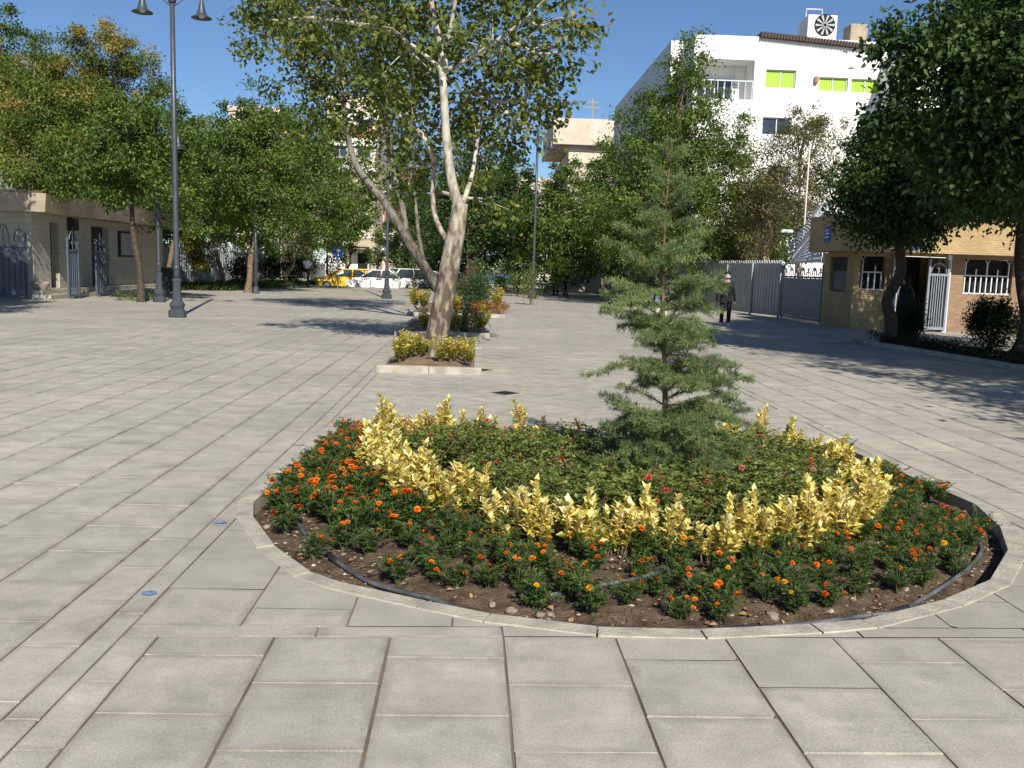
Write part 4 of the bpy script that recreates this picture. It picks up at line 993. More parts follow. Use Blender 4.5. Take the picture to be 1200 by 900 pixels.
#PART2
# ------------------------------------------------------------------ street lamps and posts
def lamp(px, py, label, H=8.7, rz=0.0, d=None, group='street lamps along the square'):
    x, y = gp(px, py) if d is None else at(px, py, d)[:2]
    t = thing('street_lamp', label, 'street lamp', (x, y, 0), rz, group)
    MB().lathe([(0.0, 0), (.23, 0), (.235, .16), (.20, .2), (.17, .22), (.175, .26), (.20, .32), (.195, .37), (.14, .44), (.13, .47), (.14, .49), (.115, .54), (.10, .95), (.12, .97), (.12, 1.02), (.1, 1.05)], n=8).build('base', MT['iron'], t)
    MB().tube([(0, 0, 1.0), (0, 0, 1.3), (0, 0, H * .55), (0, 0, H)], [.085, .075, .068, .06], 12).lathe([(.08, 1.28), (.095, 1.3), (.095, 1.36), (.08, 1.38)], n=12).lathe([(.085, H - .62), (.1, H - .6), (.1, H - .45), (.085, H - .43)], n=12).lathe([(.06, H), (.07, H + .05), (.0, H + .2)], n=12).build('pole', MT['iron'], t, smooth=True)
    for s in (-1, 1):
        arm = [(0, 0, H - .55), (s * .18, 0, H - .47), (s * .38, 0, H - .41), (s * .6, 0, H - .40), (s * .7, 0, H - .44), (s * .72, 0, H - .50)]
        a = MB().tube(arm, [.035, .032, .03, .028, .026, .03], 8).build('arm', MT['iron'], t, smooth=True)
        m2 = MB(); m2.tube([(0, 0, H - .72), (s * .15, 0, H - .62), (s * .34, 0, H - .44)], .018, 6); m2.build('brace', MT['iron'], a, smooth=True)
        z = H - .5
        h = MB().lathe([(.045, .02), (.05, -.06), (.07, -.1), (.075, -.16), (.1, -.24), (.13, -.33), (.15, -.36), (.26, -.42), (.265, -.435), (.24, -.43), (.13, -.37), (.11, -.3), (.05, -.2)], s * .72, 0, z, 20).build('lamp_shade', MT['iron'], t, smooth=True)
        MB().lathe([(0, -.28), (.09, -.3), (.1, -.36), (.06, -.42), (0, -.435)], s * .72, 0, z, 12).build('bulb_cover', MT['lens'], h, smooth=True)
    return t
lamp(208, 372, 'tall grey double armed street lamp standing alone left on the sunlit paving', 8.75, R(14))
lamp(187, 354, 'street lamp between the kiosk tree and the black bin, top among leaves', 6.3, R(10))
lamp(453, 350, 'dark street lamp on the left path before the white cars', 8.7, R(8))
lamp(624, 350, 'street lamp rising behind the tall shrub at the far centre', 8.7, R(8), d=48)
lamp(603, 340, 'farthest thin street lamp left of the one behind the tall shrub', 8.2, R(8), d=82)
def post(px, py, h, r, m, name, label, cat, d=None):
    x, y = gp(px, py) if d is None else at(px, py, d)[:2]
    t = thing(name, label, cat, (x, y, 0))
    MB().tube([(0, 0, 0), (0, 0, h)], [r, r * .8], 10).build('pole', m, t, smooth=True)
    MB().lathe([(0, 0), (r * 2, 0), (r * 2, .05), (r * 1.5, .3), (r, .35)], n=10).build('base', m, t)
    return t
post(300, 344, 4.2, .09, MT['iron'], 'post', 'thin dark post beside the brown trunk of left row', 'post')
post(935, 372, 6.6, .035, MT['beige'], 'flagpole', 'slim pale flagpole behind the spiral topped gate', 'flagpole', d=34.6)
# bin
x, y = gp(196, 349); t = thing('litter_bin', 'tall black litter bin beside the lamp post near kiosk tree', 'litter bin', (x, y, 0))
MB().box(-.2, .2, -.17, .17, .25, 1.12).build('bin_body', MT['black'], t, bevel=.03)
MB().box(-.23, .23, -.2, .2, 1.12, 1.2).build('lid', MT['dkiron'], t, bevel=.02)
MB().tube([(0, .1, 0), (0, .1, .3)], .04, 8).build('foot', MT['dkiron'], t)

# ------------------------------------------------------------------ walls with openings
def face(mb, o, u, w_, h_, nrm, openings, depth, mi=0):
    """front skin of a wall at o, along u (2D), with recessed openings (x0,x1,z0,z1)"""
    xs = sorted({0, w_} | {v for q in openings for v in q[:2]}); zs = sorted({0, h_} | {v for q in openings for v in q[2:4]})
    P = lambda a, z, dd=0: (o[0] + u[0] * a - nrm[0] * dd, o[1] + u[1] * a - nrm[1] * dd, o[2] + z)
    for i in range(len(xs) - 1):
        for j in range(len(zs) - 1):
            cx, cz = (xs[i] + xs[i + 1]) / 2, (zs[j] + zs[j + 1]) / 2
            if any(q[0] < cx < q[1] and q[2] < cz < q[3] for q in openings): continue
            mb.add([P(xs[i], zs[j]), P(xs[i + 1], zs[j]), P(xs[i + 1], zs[j + 1]), P(xs[i], zs[j + 1])], [(0, 1, 2, 3)], mi)
    for q in openings:
        a, b, c, d = q[:4]
        for (p0, p1) in (((a, c), (b, c)), ((b, c), (b, d)), ((b, d), (a, d)), ((a, d), (a, c))):
            mb.add([P(*p0), P(*p1), P(*p1, depth), P(*p0, depth)], [(0, 1, 2, 3)], mi)
def panel(mb, o, u, nrm, a0, a1, z0, z1, d0, d1, mi=0):
    """box in wall coordinates, from depth d0 (front) to d1 (back)"""
    P = lambda a, z, dd: (o[0] + u[0] * a - nrm[0] * dd, o[1] + u[1] * a - nrm[1] * dd, o[2] + z)
    mb.add([P(a0, z0, d0), P(a1, z0, d0), P(a1, z0, d1), P(a0, z0, d1), P(a0, z1, d0), P(a1, z1, d0), P(a1, z1, d1), P(a0, z1, d1)],
           [(3, 2, 1, 0), (4, 5, 6, 7), (0, 1, 5, 4), (1, 2, 6, 5), (2, 3, 7, 6), (3, 0, 4, 7)], mi)
def window(parent, o, u, nrm, a0, a1, z0, z1, depth, fill, fm, mull=1, name='window', label=None):
    f = MB(); e = .05
    panel(f, o, u, nrm, a0, a1, z0, z0 + e, depth - .08, depth); panel(f, o, u, nrm, a0, a1, z1 - e, z1, depth - .08, depth)
    panel(f, o, u, nrm, a0, a0 + e, z0 + e, z1 - e, depth - .08, depth); panel(f, o, u, nrm, a1 - e, a1, z0 + e, z1 - e, depth - .08, depth)
    for k in range(mull):
        c = a0 + (a1 - a0) * (k + 1) / (mull + 1); panel(f, o, u, nrm, c - e * .5, c + e * .5, z0 + e, z1 - e, depth - .075, depth - .01)
    fo = f.build(name, fm, parent); 
    if label: fo['label'] = label
    g = MB(); panel(g, o, u, nrm, a0 + e * .5, a1 - e * .5, z0 + e * .5, z1 - e * .5, depth - .03, depth + .02)
    g.build('curtain' if fill is MT['curtain'] else 'pane', fill, fo)
    return fo

# white apartment building on the right
Yw = 50.0
xa, _, zt = at(815, 40, Yw); xb = at(1043, 60, Yw)[0]
t = thing('apartment_building', 'white apartment building with green curtained windows and a roof fan', 'building', (0, 0, 0))
def wz(px, py): p = at(px, py, Yw); return p[0] - xa, p[2]
def wrect(x0, y0, x1, y1): a0, c1 = wz(x0, y0); a1, c0 = wz(x1, y1); return (a0, a1, c0, c1)
bal = wrect(818, 68, 882, 117); w1 = wrect(898, 81, 932, 104); w2 = wrect(960, 90, 993, 108); w3 = wrect(998, 92, 1031, 110); w4 = wrect(894, 137, 927, 159); w5 = wrect(902, 194, 925, 216)
w6 = (bal[0] + .3, bal[1] - .6, w4[2], w4[3]); w7 = (w2[0], w2[1], w4[2], w4[3]); w8 = (w3[0], w3[1], w4[2], w4[3])
o = (xa, Yw, 0); u = (1, 0); nm = (0, -1); Wd = xb - xa
mb = MB(); face(mb, o, u, Wd, zt, nm, [bal, w1, w2, w3, w4, w5], .22)
# body behind the front skin
mb.box(xa, xb, Yw + 1.6, Yw + 24, 0, zt - .004)
mb.add([(xa, Yw, 0), (xa, Yw + 1.6, 0), (xa, Yw + 1.6, zt), (xa, Yw, zt)], [(3, 2, 1, 0)])
mb.add([(xb, Yw, 0), (xb, Yw + 1.6, 0), (xb, Yw + 1.6, zt), (xb, Yw, zt)], [(0, 1, 2, 3)])
mb.add([(xa, Yw, zt), (xb, Yw, zt), (xb, Yw + 1.6, zt), (xa, Yw + 1.6, zt)], [(0, 1, 2, 3)])
# balcony box inside the recess
for q in (bal,):
    a, b, c, d = q
    for (p0, p1) in (((a, c), (b, c)), ((b, c), (b, d)), ((b, d), (a, d)), ((a, d), (a, c))):
        mb.add([(xa + p0[0], Yw + .22, p0[1]), (xa + p1[0], Yw + .22, p1[1]), (xa + p1[0], Yw + 1.58, p1[1]), (xa + p0[0], Yw + 1.58, p0[1])], [(0, 1, 2, 3)])
mb.build('wall', MT['white'], t)
xl, _, zl = at(787, 47, 53.0)
MB().box(xl, xa - .004, 53.0, 75, 0, zl).build('side_wing', MT['white'], t)
xw, _, zw_ = at(1074, 56, 46.0)
MB().box(xw, xw + 9, 46.0, 50.5, 0, zw_).build('right_wing', MT['white'], t)
for q, ml in ((w1, 1), (w2, 1), (w3, 1)): window(t, o, u, nm, *q, .2, MT['curtain'], MT['whitemetal'], ml)
for q in (w4, w5): window(t, o, u, nm, *q, .2, MT['glass'], MT['whitemetal'], 1)
window(t, (xa, Yw + 1.5, 0), u, nm, bal[0] + .3, bal[1] - .7, bal[2] + .05, bal[3] - .75, .05, MT['glass'], MT['whitemetal'], 3, 'balcony_door')
r = MB(); panel(r, o, u, nm, bal[0] + .02, bal[1] - .02, bal[2] + .95, bal[2] + 1.0, .05, .1)
for k in range(9): c = bal[0] + .05 + (bal[1] - bal[0] - .1) * k / 8; panel(r, o, u, nm, c - .015, c + .015, bal[2], bal[2] + .95, .06, .09)
rl = r.build('railing', MT['whitemetal'], t)
# corrugated brown roof edge, sloping down to the right
r0 = at(893, 37, Yw - .3); r1 = at(1040, 54, Yw - .3); m_ = MB(); nn = 40
for k in range(nn):
    x0_, x1_ = r0[0] + (r1[0] - r0[0]) * k / nn, r0[0] + (r1[0] - r0[0]) * (k + .55) / nn; 
    zz = r0[2] + (r1[2] - r0[2]) * k / nn
    m_.box(x0_, x1_, Yw - .3, Yw + 4, zz - .24, zz + .02); m_.box(x1_, r0[0] + (r1[0] - r0[0]) * (k + 1) / nn, Yw - .24, Yw + 4, zz - .22, zz - .03)
m_.build('roof_edge', MT['roofbrown'], t)
p0 = at(955, 98, Yw); MB().box(p0[0] - .08, p0[0] + .12, Yw - .2, Yw - .003, p0[2], p0[2] + .35).build('wall_bracket', MT['brown'], t, bevel=.02)
MB().box(at(960, 40, Yw + 1)[0], at(1040, 40, Yw + 1)[0], Yw + .4, Yw + 3.5, zt - .02, at(1000, 48, Yw)[2] + .1).build('parapet', MT['concrete'], t)
c0 = at(946, 40, 51.0); c1 = at(982, 18, 51.0); s = c1[0] - c0[0]
MB().box(c0[0], c1[0], 51.0, 52.6, c0[2] - .3, c1[2]).build('roof_fan', MT['white'], t, bevel=.05)
fan = [k for k in children(t) if k.name.startswith('roof_fan')][0]
fc = ((c0[0] + c1[0]) / 2 + .12, 50.96, (c0[2] + c1[2]) / 2 - .02); fr_ = s * .36
m_ = MB(); P_ = [(fc[0] + fr_ * math.cos(2 * math.pi * k / 28), 50.985, fc[2] + fr_ * math.sin(2 * math.pi * k / 28)) for k in range(28)]
m_.add(P_, [tuple(range(28))[::-1]]); m_.build('fan_opening', MT['dark'], fan)
m_ = MB()
for k in range(10):
    a = 2 * math.pi * k / 10
    p = lambda r_, da: (fc[0] + r_ * math.cos(a + da), 50.95, fc[2] + r_ * math.sin(a + da))
    m_.add([p(.08, 0), p(fr_ * .9, -.1), p(fr_ * .9, .16), p(.08, .4)] + [(q[0], q[1] + .02, q[2]) for q in [p(.08, 0), p(fr_ * .9, -.1), p(fr_ * .9, .16), p(.08, .4)]], [(0, 1, 2, 3), (7, 6, 5, 4), (0, 4, 5, 1), (2, 6, 7, 3), (1, 5, 6, 2), (3, 7, 4, 0)])
m_.build('fan_blades', MT['dgrey'], fan)
m_ = MB(); m_.tube([(c0[0] + .2, 52, c1[2]), (c0[0] + .2, 52, c1[2] + .55), (c0[0] + 1.1, 52, c1[2] + .55), (c0[0] + 1.1, 52, c1[2])], .04, 6); m_.build('pipe_frame', MT['whitemetal'], fan)
c0 = at(996, 48, 51.5); c1 = at(1018, 28, 51.5)
MB().box(c0[0], c1[0], 51.5, 52.6, c0[2] - .6, c1[2]).build('roof_tank', MT['concrete'], t, bevel=.06)

def block(name, label, cat, x0, x1, y0, y1, h, m, wins, fill=MT['glass'], extra=None):
    """far building : front skin with windows (columns, rows), solid body, parapet"""
    t = thing(name, label, cat, (x0, y0, 0)); o = (0, 0, 0); Wd = x1 - x0
    ops = []
    nc, nr, ww, wh, z0 = wins
    for i in range(nc):
        for j in range(nr):
            a = Wd * (i + .5) / nc - ww / 2; z = z0 + (h - z0 - .8) * j / nr
            ops.append((a, a + ww, z, z + wh))
    mb = MB(); face(mb, o, (1, 0), Wd, h, (0, -1), ops, .2); D = y1 - y0
    mb.add([(0, 0, 0), (0, D, 0), (0, D, h), (0, 0, h)], [(3, 2, 1, 0)]); mb.add([(Wd, 0, 0), (Wd, D, 0), (Wd, D, h), (Wd, 0, h)], [(0, 1, 2, 3)])
    mb.add([(0, 0, h), (Wd, 0, h), (Wd, D, h), (0, D, h)], [(0, 1, 2, 3)]); mb.add([(0, D, 0), (Wd, D, 0), (Wd, D, h), (0, D, h)], [(1, 0, 3, 2)])
    mb.build('wall', m, t)
    for q in ops: window(t, o, (1, 0), (0, -1), *q, .2, fill, MT['whitemetal'], 1)
    MB().box(-.15, Wd + .15, -.15, .25, h + .003, h + .5).build('cornice', m, t)
    return t
# pale concrete building, centre right
x0, _, h = at(668, 140, 88.0); x1 = at(790, 140, 88.0)[0]
t = block('concrete_building', 'pale concrete building with overhanging roof block behind the dark trees', 'building', x0, x1, 88.0, 104, h - 2.9, MT['palecon'], (2, 3, 1.6, 1.4, 2.0))
m_ = MB(); m_.box(-1.6, x1 - x0 + .3, -.8, 14, h - 2.396, h); m_.build('roof_block', MT['palecon'], t)
m_ = MB(); m_.tube([(2.2, 1, h), (2.2, 1, h + 2.2)], .06, 6); m_.box(1.5, 2.9, .95, 1.05, h + 1.3, h + 1.38); m_.box(1.7, 2.7, .95, 1.05, h + 1.8, h + 1.88); m_.build('antenna', MT['concrete'], t)
# tall apartment block behind the planes, left centre
x0, _, h = at(384, 118, 104.0); x1 = at(441, 150, 104.0)[0]
t = block('apartment_block', 'tall beige and white apartment block behind the leaning plane tree', 'building', x0, x1, 104.0, 124, h, MT['beige'], (2, 5, 1.5, 1.5, 5.4))
for k in range(1, 5): MB().box(-.25, x1 - x0 + .25, -.3, 0.0 - .003, h * (.30 + k * .15), h * (.30 + k * .15) + .7).build('balcony_band', MT['white'], t)
MB().box(.4, x1 - x0 - .4, -.12, -.004, h * .80, h * .87).build('brick_panel', MT['brown'], t)
MB().box(-.15, x1 - x0 + .15, -.2, -.004, 0, 4.6).build('white_base', MT['white'], t)
m_ = MB(); m_.box(2.4, 5.6, -2.4, -.21, 3.1, 3.35); m_.add([(2.2, -2.6, 3.35), (5.8, -2.6, 3.35), (5.8, -.2, 3.35), (2.2, -.2, 3.35), (2.6, -2.2, 4.2), (5.4, -2.2, 4.2), (5.4, -.2, 4.4), (2.6, -.2, 4.4)], [(0, 1, 5, 4), (1, 2, 6, 5), (4, 5, 6, 7), (3, 0, 4, 7)]); m_.box(2.5, 2.8, -2.3, -2.0, 0, 3.1); m_.box(5.2, 5.5, -2.3, -2.0, 0, 3.1)
pc = m_.build('porch', MT['concrete'], t); MB().box(3.5, 4.6, -.3, -.205, 0, 2.6).build('entrance_door', MT['dark'], pc)
x0, _, h = at(441, 222, 112.0); x1 = at(492, 205, 112.0)[0]
t = block('brick_building', 'lower beige and brown brick building right of the tall beige block', 'building', x0, x1, 112.0, 128, h, MT['beige'], (2, 3, 1.5, 1.4, 3.0))
MB().box(1.0, x1 - x0 - 1.2, -.12, -.004, h * .62, h * .9).build('brick_panel', MT['brown'], t)
MB().box(2.2, 5.5, .5, 5, h + .004, h + 2.6).build('roof_room', MT['brown'], t)
x0, _, h = at(607, 212, 125.0); x1 = at(622, 212, 125.0)[0]
t = block('small_building', 'far little beige building seen between trees beside the far lamp', 'building', x0, x1 + 4, 125.0, 135, h, MT['beige'], (2, 4, 1.2, 1.2, 3.0))
x0, _, h = at(268, 130, 92.0); x1 = at(330, 130, 92.0)[0]
block('pale_building', 'pale building mostly hidden behind the left tree row', 'building', x0, x1, 92.0, 108, h, MT['palecon'], (3, 5, 1.4, 1.4, 2.0))
x0, _, h = at(660, 268, 66.0); x1 = at(735, 268, 66.0)[0]
block('low_building', 'low sunlit beige wall building behind the shaded people', 'building', x0, x1 + 6, 66.5, 76, h + 1.8, MT['beige'], (3, 1, 1.2, 1.2, 1.4))

# ------------------------------------------------------------------ stone kiosk on the left
KX, K0, K1 = -15.75, 32.6, 45.6
t = thing('stone_kiosk', 'low cream stone gatehouse with a wide flat concrete roof on the left', 'gatehouse', (KX, K0, 0))
L = K1 - K0; H = 3.0
def ky(px): # pixel column -> distance along the front
    r_ = ray(px, 320); return KX * r_[1] / r_[0] - K0
d1 = (ky(60), ky(70), .35, 2.75); d2 = (ky(108), ky(128), .35, 2.75); nb = (ky(139), ky(158), 1.55, 2.65)
mb = MB(); o = (0, 0, 0); u = (0, 1); nm = (1, 0)
face(mb, o, u, L, H, nm, [d1, d2], .3)
face(mb, (-9, 0, 0), (1, 0), 9, H, (0, -1), [(5.4, 7.6, 1.5, 2.6)], .25)
mb.add([(0, L, 0), (-9, L, 0), (-9, L, H), (0, L, H)], [(0, 1, 2, 3)]); mb.add([(-9, 0, 0), (-9, L, 0), (-9, L, H), (-9, 0, H)], [(3, 2, 1, 0)])
mb.build('wall', MT['cream'], t)
rf = MB()
for (e0, z0, z1) in ((.85, H + .003, H + .62), (.6, H + .62, H + .72)):
    rf.add([(-9.5, -e0, z0), (e0, -e0, z0), (e0, L + 3.2, z0), (-9.5, L + 3.2, z0), (-9.5, -e0 - .12, z1), (e0 + .12, -e0 - .12, z1), (e0 + .12, L + 3.3, z1), (-9.5, L + 3.3, z1)], [(3, 2, 1, 0), (4, 5, 6, 7), (0, 1, 5, 4), (1, 2, 6, 5), (2, 3, 7, 6), (3, 0, 4, 7)])
rf.build('roof', MT['concrete'], t)
def dbox(nm_, q, m, dd, mat_=None):
    g = MB(); panel(g, o, u, nm, q[0] + .01, q[1] - .01, q[2] + .01, q[3] - .01, dd, dd + .06); return g.build(nm_, m, t)
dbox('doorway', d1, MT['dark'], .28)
dr = dbox('door', d2, MT['dkiron'], .24)
g = MB()
for k in range(5): c = d2[0] + .2 + (d2[1] - d2[0] - .4) * k / 4; panel(g, o, u, nm, c - .03, c + .03, d2[2] + .05, d2[2] + 1.3, .17, .235)
panel(g, o, u, nm, d2[0] + .05, d2[1] - .05, d2[2] + 1.3, d2[2] + 1.38, .16, .23); g.build('door_bars', MT['bluegrey'], dr)
window(t, (-9, 0, 0), (1, 0), (0, -1), 5.4, 7.6, 1.5, 2.6, .24, MT['glass'], MT['dkiron'], 1)
MB().box(.004, .7, -.3, L + .3, 0, .16).box(.004, .36, -.2, L + .2, .16, .32).build('step', MT['kerb'], t)
g = MB(); panel(g, o, u, nm, nb[0], nb[1], nb[2], nb[3], -.09, -.004); n_ = tag(g.build('notice_board', MT['dkiron']), 'dark framed notice board on the kiosk wall behind the leaning trunk', 'notice board'); n_.location = (KX, K0, 0)
g = MB(); panel(g, o, u, nm, nb[0] + .12, nb[1] - .12, nb[2] + .08, nb[3] - .08, -.1, -.091); g.build('pane', MT['dgrey'], n_)
g = MB(); panel(g, o, u, nm, ky(82), ky(85), .3, 2.9, -.12, -.004); panel(g, o, u, nm, ky(80.5), ky(86.5), 2.5, 2.95, -.25, -.004)
g.build('downpipe', MT['dkiron'], t)

def gate_leaf(name, label, cat, A, B, h, group=None, mm=None, n=6, peak=.5, sheet=True):
    """ornamental gate leaf between ground points A and B : frame, bars, stepped scroll top"""
    mm = mm or MT['bluegrey']; A, B = Vector((A[0], A[1], 0)), Vector((B[0], B[1], 0)); Lg = (B - A).length
    t = thing(name, label, cat, A, math.atan2((B - A).y, (B - A).x), group)
    m_ = MB(); m_.box(0, .07, -.035, .035, .03, h); m_.box(Lg - .07, Lg, -.035, .035, .03, h); m_.box(.07, Lg - .07, -.03, .03, .08, .16); m_.box(.07, Lg - .07, -.03, .03, h - .5, h - .43)
    m_.build('frame', mm, t)
    m_ = MB()
    for k in range(n):
        c = .12 + (Lg - .24) * (k + .5) / n; m_.box(c - .015, c + .015, -.02, .02, .16, h - .5)
    m_.build('bars', mm, t)
    if sheet: MB().box(.075, Lg - .075, .022, .03, .17, h - .51).build('sheet', mm, t)
    m_ = MB(); na = max(1, int(Lg / .5))
    for k in range(na):
        c = Lg * (k + .5) / na; w_ = Lg / na * .36
        arc = [(c + w_ * math.cos(a), 0, h - .40 + (peak + .15 * (k % 2)) * math.sin(a)) for a in np.linspace(0, math.pi, 9)]
        m_.tube(arc, .02, 5); m_.tube([(c, 0, h - .43), (c, 0, h - .4 + peak + .12)], .014, 5)
        sc_ = [(c + w_ * .45 * math.cos(a) * (1 - a / 9), 0, h - .22 + w_ * .45 * math.sin(a) * (1 - a / 9)) for a in np.linspace(0, 6, 14)]; m_.tube(sc_, .014, 5)
    m_.build('scroll_top', mm, t)
    return t
gl = 'blue grey ornamental gates beside the kiosk'
A = gp(-60, 352); B = gp(34, 351)
gate_leaf('ornamental_gate', 'blue grey sheet gate with scroll top at the left photo edge', 'gate', A, B, 2.3, gl, n=12)
P_ = lambda px, off: (KX + off, K0 + ky(px))
gate_leaf('ornamental_gate', 'narrow arched gate leaf left of the dark kiosk doorway', 'gate', (KX + .95, K0 + ky(51) - .2), (KX + 1.0, K0 + ky(60)), 2.2, gl, n=4, peak=.65, sheet=False)
gate_leaf('ornamental_gate', 'narrow arched gate leaf right of the dark kiosk doorway', 'gate', (KX + .95, K0 + ky(83)), (KX + .95, K0 + ky(95)), 2.2, gl, n=4, peak=.55, sheet=False)
# pot by the gate
x, y = gp(47, 350); t = thing('flower_pot', 'small stone urn by the kiosk step', 'flower pot', (x, y, 0)); MB().lathe([(0, 0), (.2, 0), (.2, .05), (.12, .1), (.16, .2), (.3, .42), (.34, .52), (.36, .6), (.3, .6), (.27, .5), (0, .48)], n=18).build('bowl', MT['concrete'], t, smooth=True)

# corrugated fence, far left
t = thing('corrugated_fence', 'pale grey corrugated fence with scroll top behind the left trees', 'fence', (-17.1, 46.8, 0))
m_ = MB(); n_ = 78; Lf = 31.0
for k in range(n_):
    y0_ = Lf * k / n_; st = Lf / n_; m_.box(-.03, .03, y0_, y0_ + st * .55, .1, 2.05); m_.box(-.03, -.005, y0_ + st * .55, y0_ + st, .1, 2.05)
m_.build('sheet', MT['greyfence'], t)
for k in range(13): MB().box(-.06, .06, Lf * k / 12 - .05, Lf * k / 12 + .05, 0, 2.3).build('post', MT['greyfence'], t)
m_ = MB(); m_.box(-.025, .025, 0, Lf, 2.06, 2.12)
for k in range(52):
    c = Lf * (k + .5) / 52; w_ = .22
    m_.tube([(0, c + w_ * math.cos(a), 2.12 + (.3 + .12 * (k % 2)) * math.sin(a)) for a in np.linspace(0, math.pi, 7)], .022, 5)
m_.build('scroll_top', MT['greyfence'], t)

# ------------------------------------------------------------------ gatehouse on the right
GX0, GY = 11.6, 28.1
gx = lambda px: at(px, 345, GY)[0] - GX0
t = thing('brick_gatehouse', 'ochre brick gatehouse with deep fascia and white window grilles', 'gatehouse', (GX0, GY, 0))
WG = 9.5; HB = 2.42
wA = (gx(1006), gx(1036), 1.25, 2.30); door = (gx(1047), gx(1110), 0.0, 2.36); wB = (gx(1127), gx(1184), 1.22, 2.30)
xb_ = gx(1111)
mb = MB(); face(mb, (0, 0, 0), (1, 0), xb_, HB, (0, -1), [wA, (door[0], xb_ - .02, 0, 2.36)], .3); sw = (.55, 1.95, 1.15, 2.28)
face(mb, (0, 2.5, 0), (0, -1), 2.5, HB, (-1, 0), [sw], .25)
mb.add([(WG, 0, 0), (WG, 6, 0), (WG, 6, HB), (WG, 0, HB)], [(0, 1, 2, 3)]); mb.add([(0, 2.5, 0), (WG, 6, 0), (WG, 6, HB), (0, 2.5, HB)], [(1, 0, 3, 2)])
mb.build('wall', MT['ochre'], t)
mb = MB(); face(mb, (xb_, -.02, 0), (1, 0), WG - xb_, HB, (0, -1), [(wB[0] - xb_, wB[1] - xb_, wB[2], wB[3])], .3); mb.build('brick_wall', MT['redbrick'], t)
mb = MB(); mb.prism([(-.75, -.85), (WG + .8, -.85), (WG + .8, 5.5), (-.75, 2.0)], HB + .003, HB + 1.05); mb.build('fascia', MT['ochre'], t)
mb = MB(); mb.prism([(-.79, -.89), (WG + .84, -.89), (WG + .84, 5.5), (-.79, 2.0)], HB + 1.053, HB + 1.12); mb.build('coping', MT['concrete'], t)
def grille(q, oy, uu=None):
    a0, a1, z0, z1 = q; m_ = MB(); n_ = max(4, int((a1 - a0) / .17))
    m_.box(a0, a1, oy - .02, oy + .02, z0, z0 + .04)
    for k in range(n_):
        c = a0 + (a1 - a0) * (k + .5) / n_; hgt = z0 + (z1 - z0) * (.92, .55, .72, .55)[k % 4]
        m_.box(c - .017, c + .017, oy - .018, oy + .018, z0 + .04, hgt)
        if k + 1 < n_:
            h2 = min(hgt, z0 + (z1 - z0) * (.92, .55, .72, .55)[(k + 1) % 4]); m_.box(c + .017, c + (a1 - a0) / n_ - .017, oy - .014, oy + .014, h2 - .04, h2)
        if k % 4 == 0:
            m_.tube([(c + .06 * math.cos(a), oy, hgt + .05 + .06 * math.sin(a)) for a in np.linspace(0, 6.28, 10)], .013, 5)
    return m_
for q, oy in ((wA, .1), (wB, .08)):
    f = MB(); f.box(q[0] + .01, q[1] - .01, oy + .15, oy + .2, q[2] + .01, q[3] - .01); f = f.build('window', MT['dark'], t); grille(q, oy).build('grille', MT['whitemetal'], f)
f = MB(); f.box(.19, .24, 2.5 - sw[1] + .01, 2.5 - sw[0] - .01, sw[2] + .01, sw[3] - .01); f = f.build('side_window', MT['glass'], t)
m_ = MB()
for k in range(8): m_.box(.1, .13, .62 + .17 * k, .66 + .17 * k, sw[2] + .7, sw[3] - .05)
m_.box(.09, .16, .57, 1.93, sw[2] + .03, sw[2] + .68); m_.build('shutter', MT['bluegrey'], f)
# entrance : dark passage, inner beige wall, white posts, open ornamental leaf
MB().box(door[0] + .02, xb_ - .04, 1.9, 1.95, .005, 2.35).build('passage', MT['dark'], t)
MB().box(door[0] + .05, door[0] + .55, .8, .86, .005, 2.1).build('inner_wall', MT['beige'], t)
MB().box(door[0] - .09, door[0] + .04, -.12, .02, 0, 2.41).build('door_post', MT['whitemetal'], t); MB().box(xb_ - .16, xb_ - .03, -.12, -.025, 0, 2.41).build('door_post', MT['whitemetal'], t)
gate_leaf('ornamental_gate', 'white ornamental gate leaf standing in the gatehouse entrance', 'gate', (GX0 + gx(1080), GY - .3), (GX0 + gx(1106), GY - .22), 2.25, mm=MT['gate_shaded'], n=6, peak=.3, sheet=False)
gate_leaf('ornamental_gate', 'narrow white ornamental leaf left of the entrance by the chador woman', 'gate', (GX0 + gx(1040), GY - .25), (GX0 + gx(1049), GY - .3), 2.25, mm=MT['gate_shaded'], n=3, peak=.3, sheet=False)
# signs
def sign(name, label, x, y, z, w_, h_, rz, m, marks):
    t = thing(name, label, 'sign', (x, y, z), rz); MB().box(-w_ / 2, w_ / 2, -.02, 0, -h_ / 2, h_ / 2).build('plate', m, t, bevel=.01)
    k = MB()
    for (a0, a1, c0, c1) in marks: k.box(a0 * w_, a1 * w_, -.026, -.0205, c0 * h_, c1 * h_)
    k.build('marking', MT['white'], t); return t
sign('wall_sign', 'blue square sign on the shaded end of gatehouse fascia', GX0 - .755, GY + .4, HB + .52, .5, .52, R(-90), MT['blue'], [(-.3, .1, .2, .28), (-.2, .3, .02, .1), (-.3, .25, -.2, -.12)])
sign('number_plate', 'small blue and white number plate on the sunlit gatehouse fascia', GX0 + gx(1050), GY - .852, HB + .24, .42, .28, 0, MT['blue'], [(-.36, -.1, -.2, .25), (.02, .16, -.22, .28), (.24, .36, -.22, .1)])
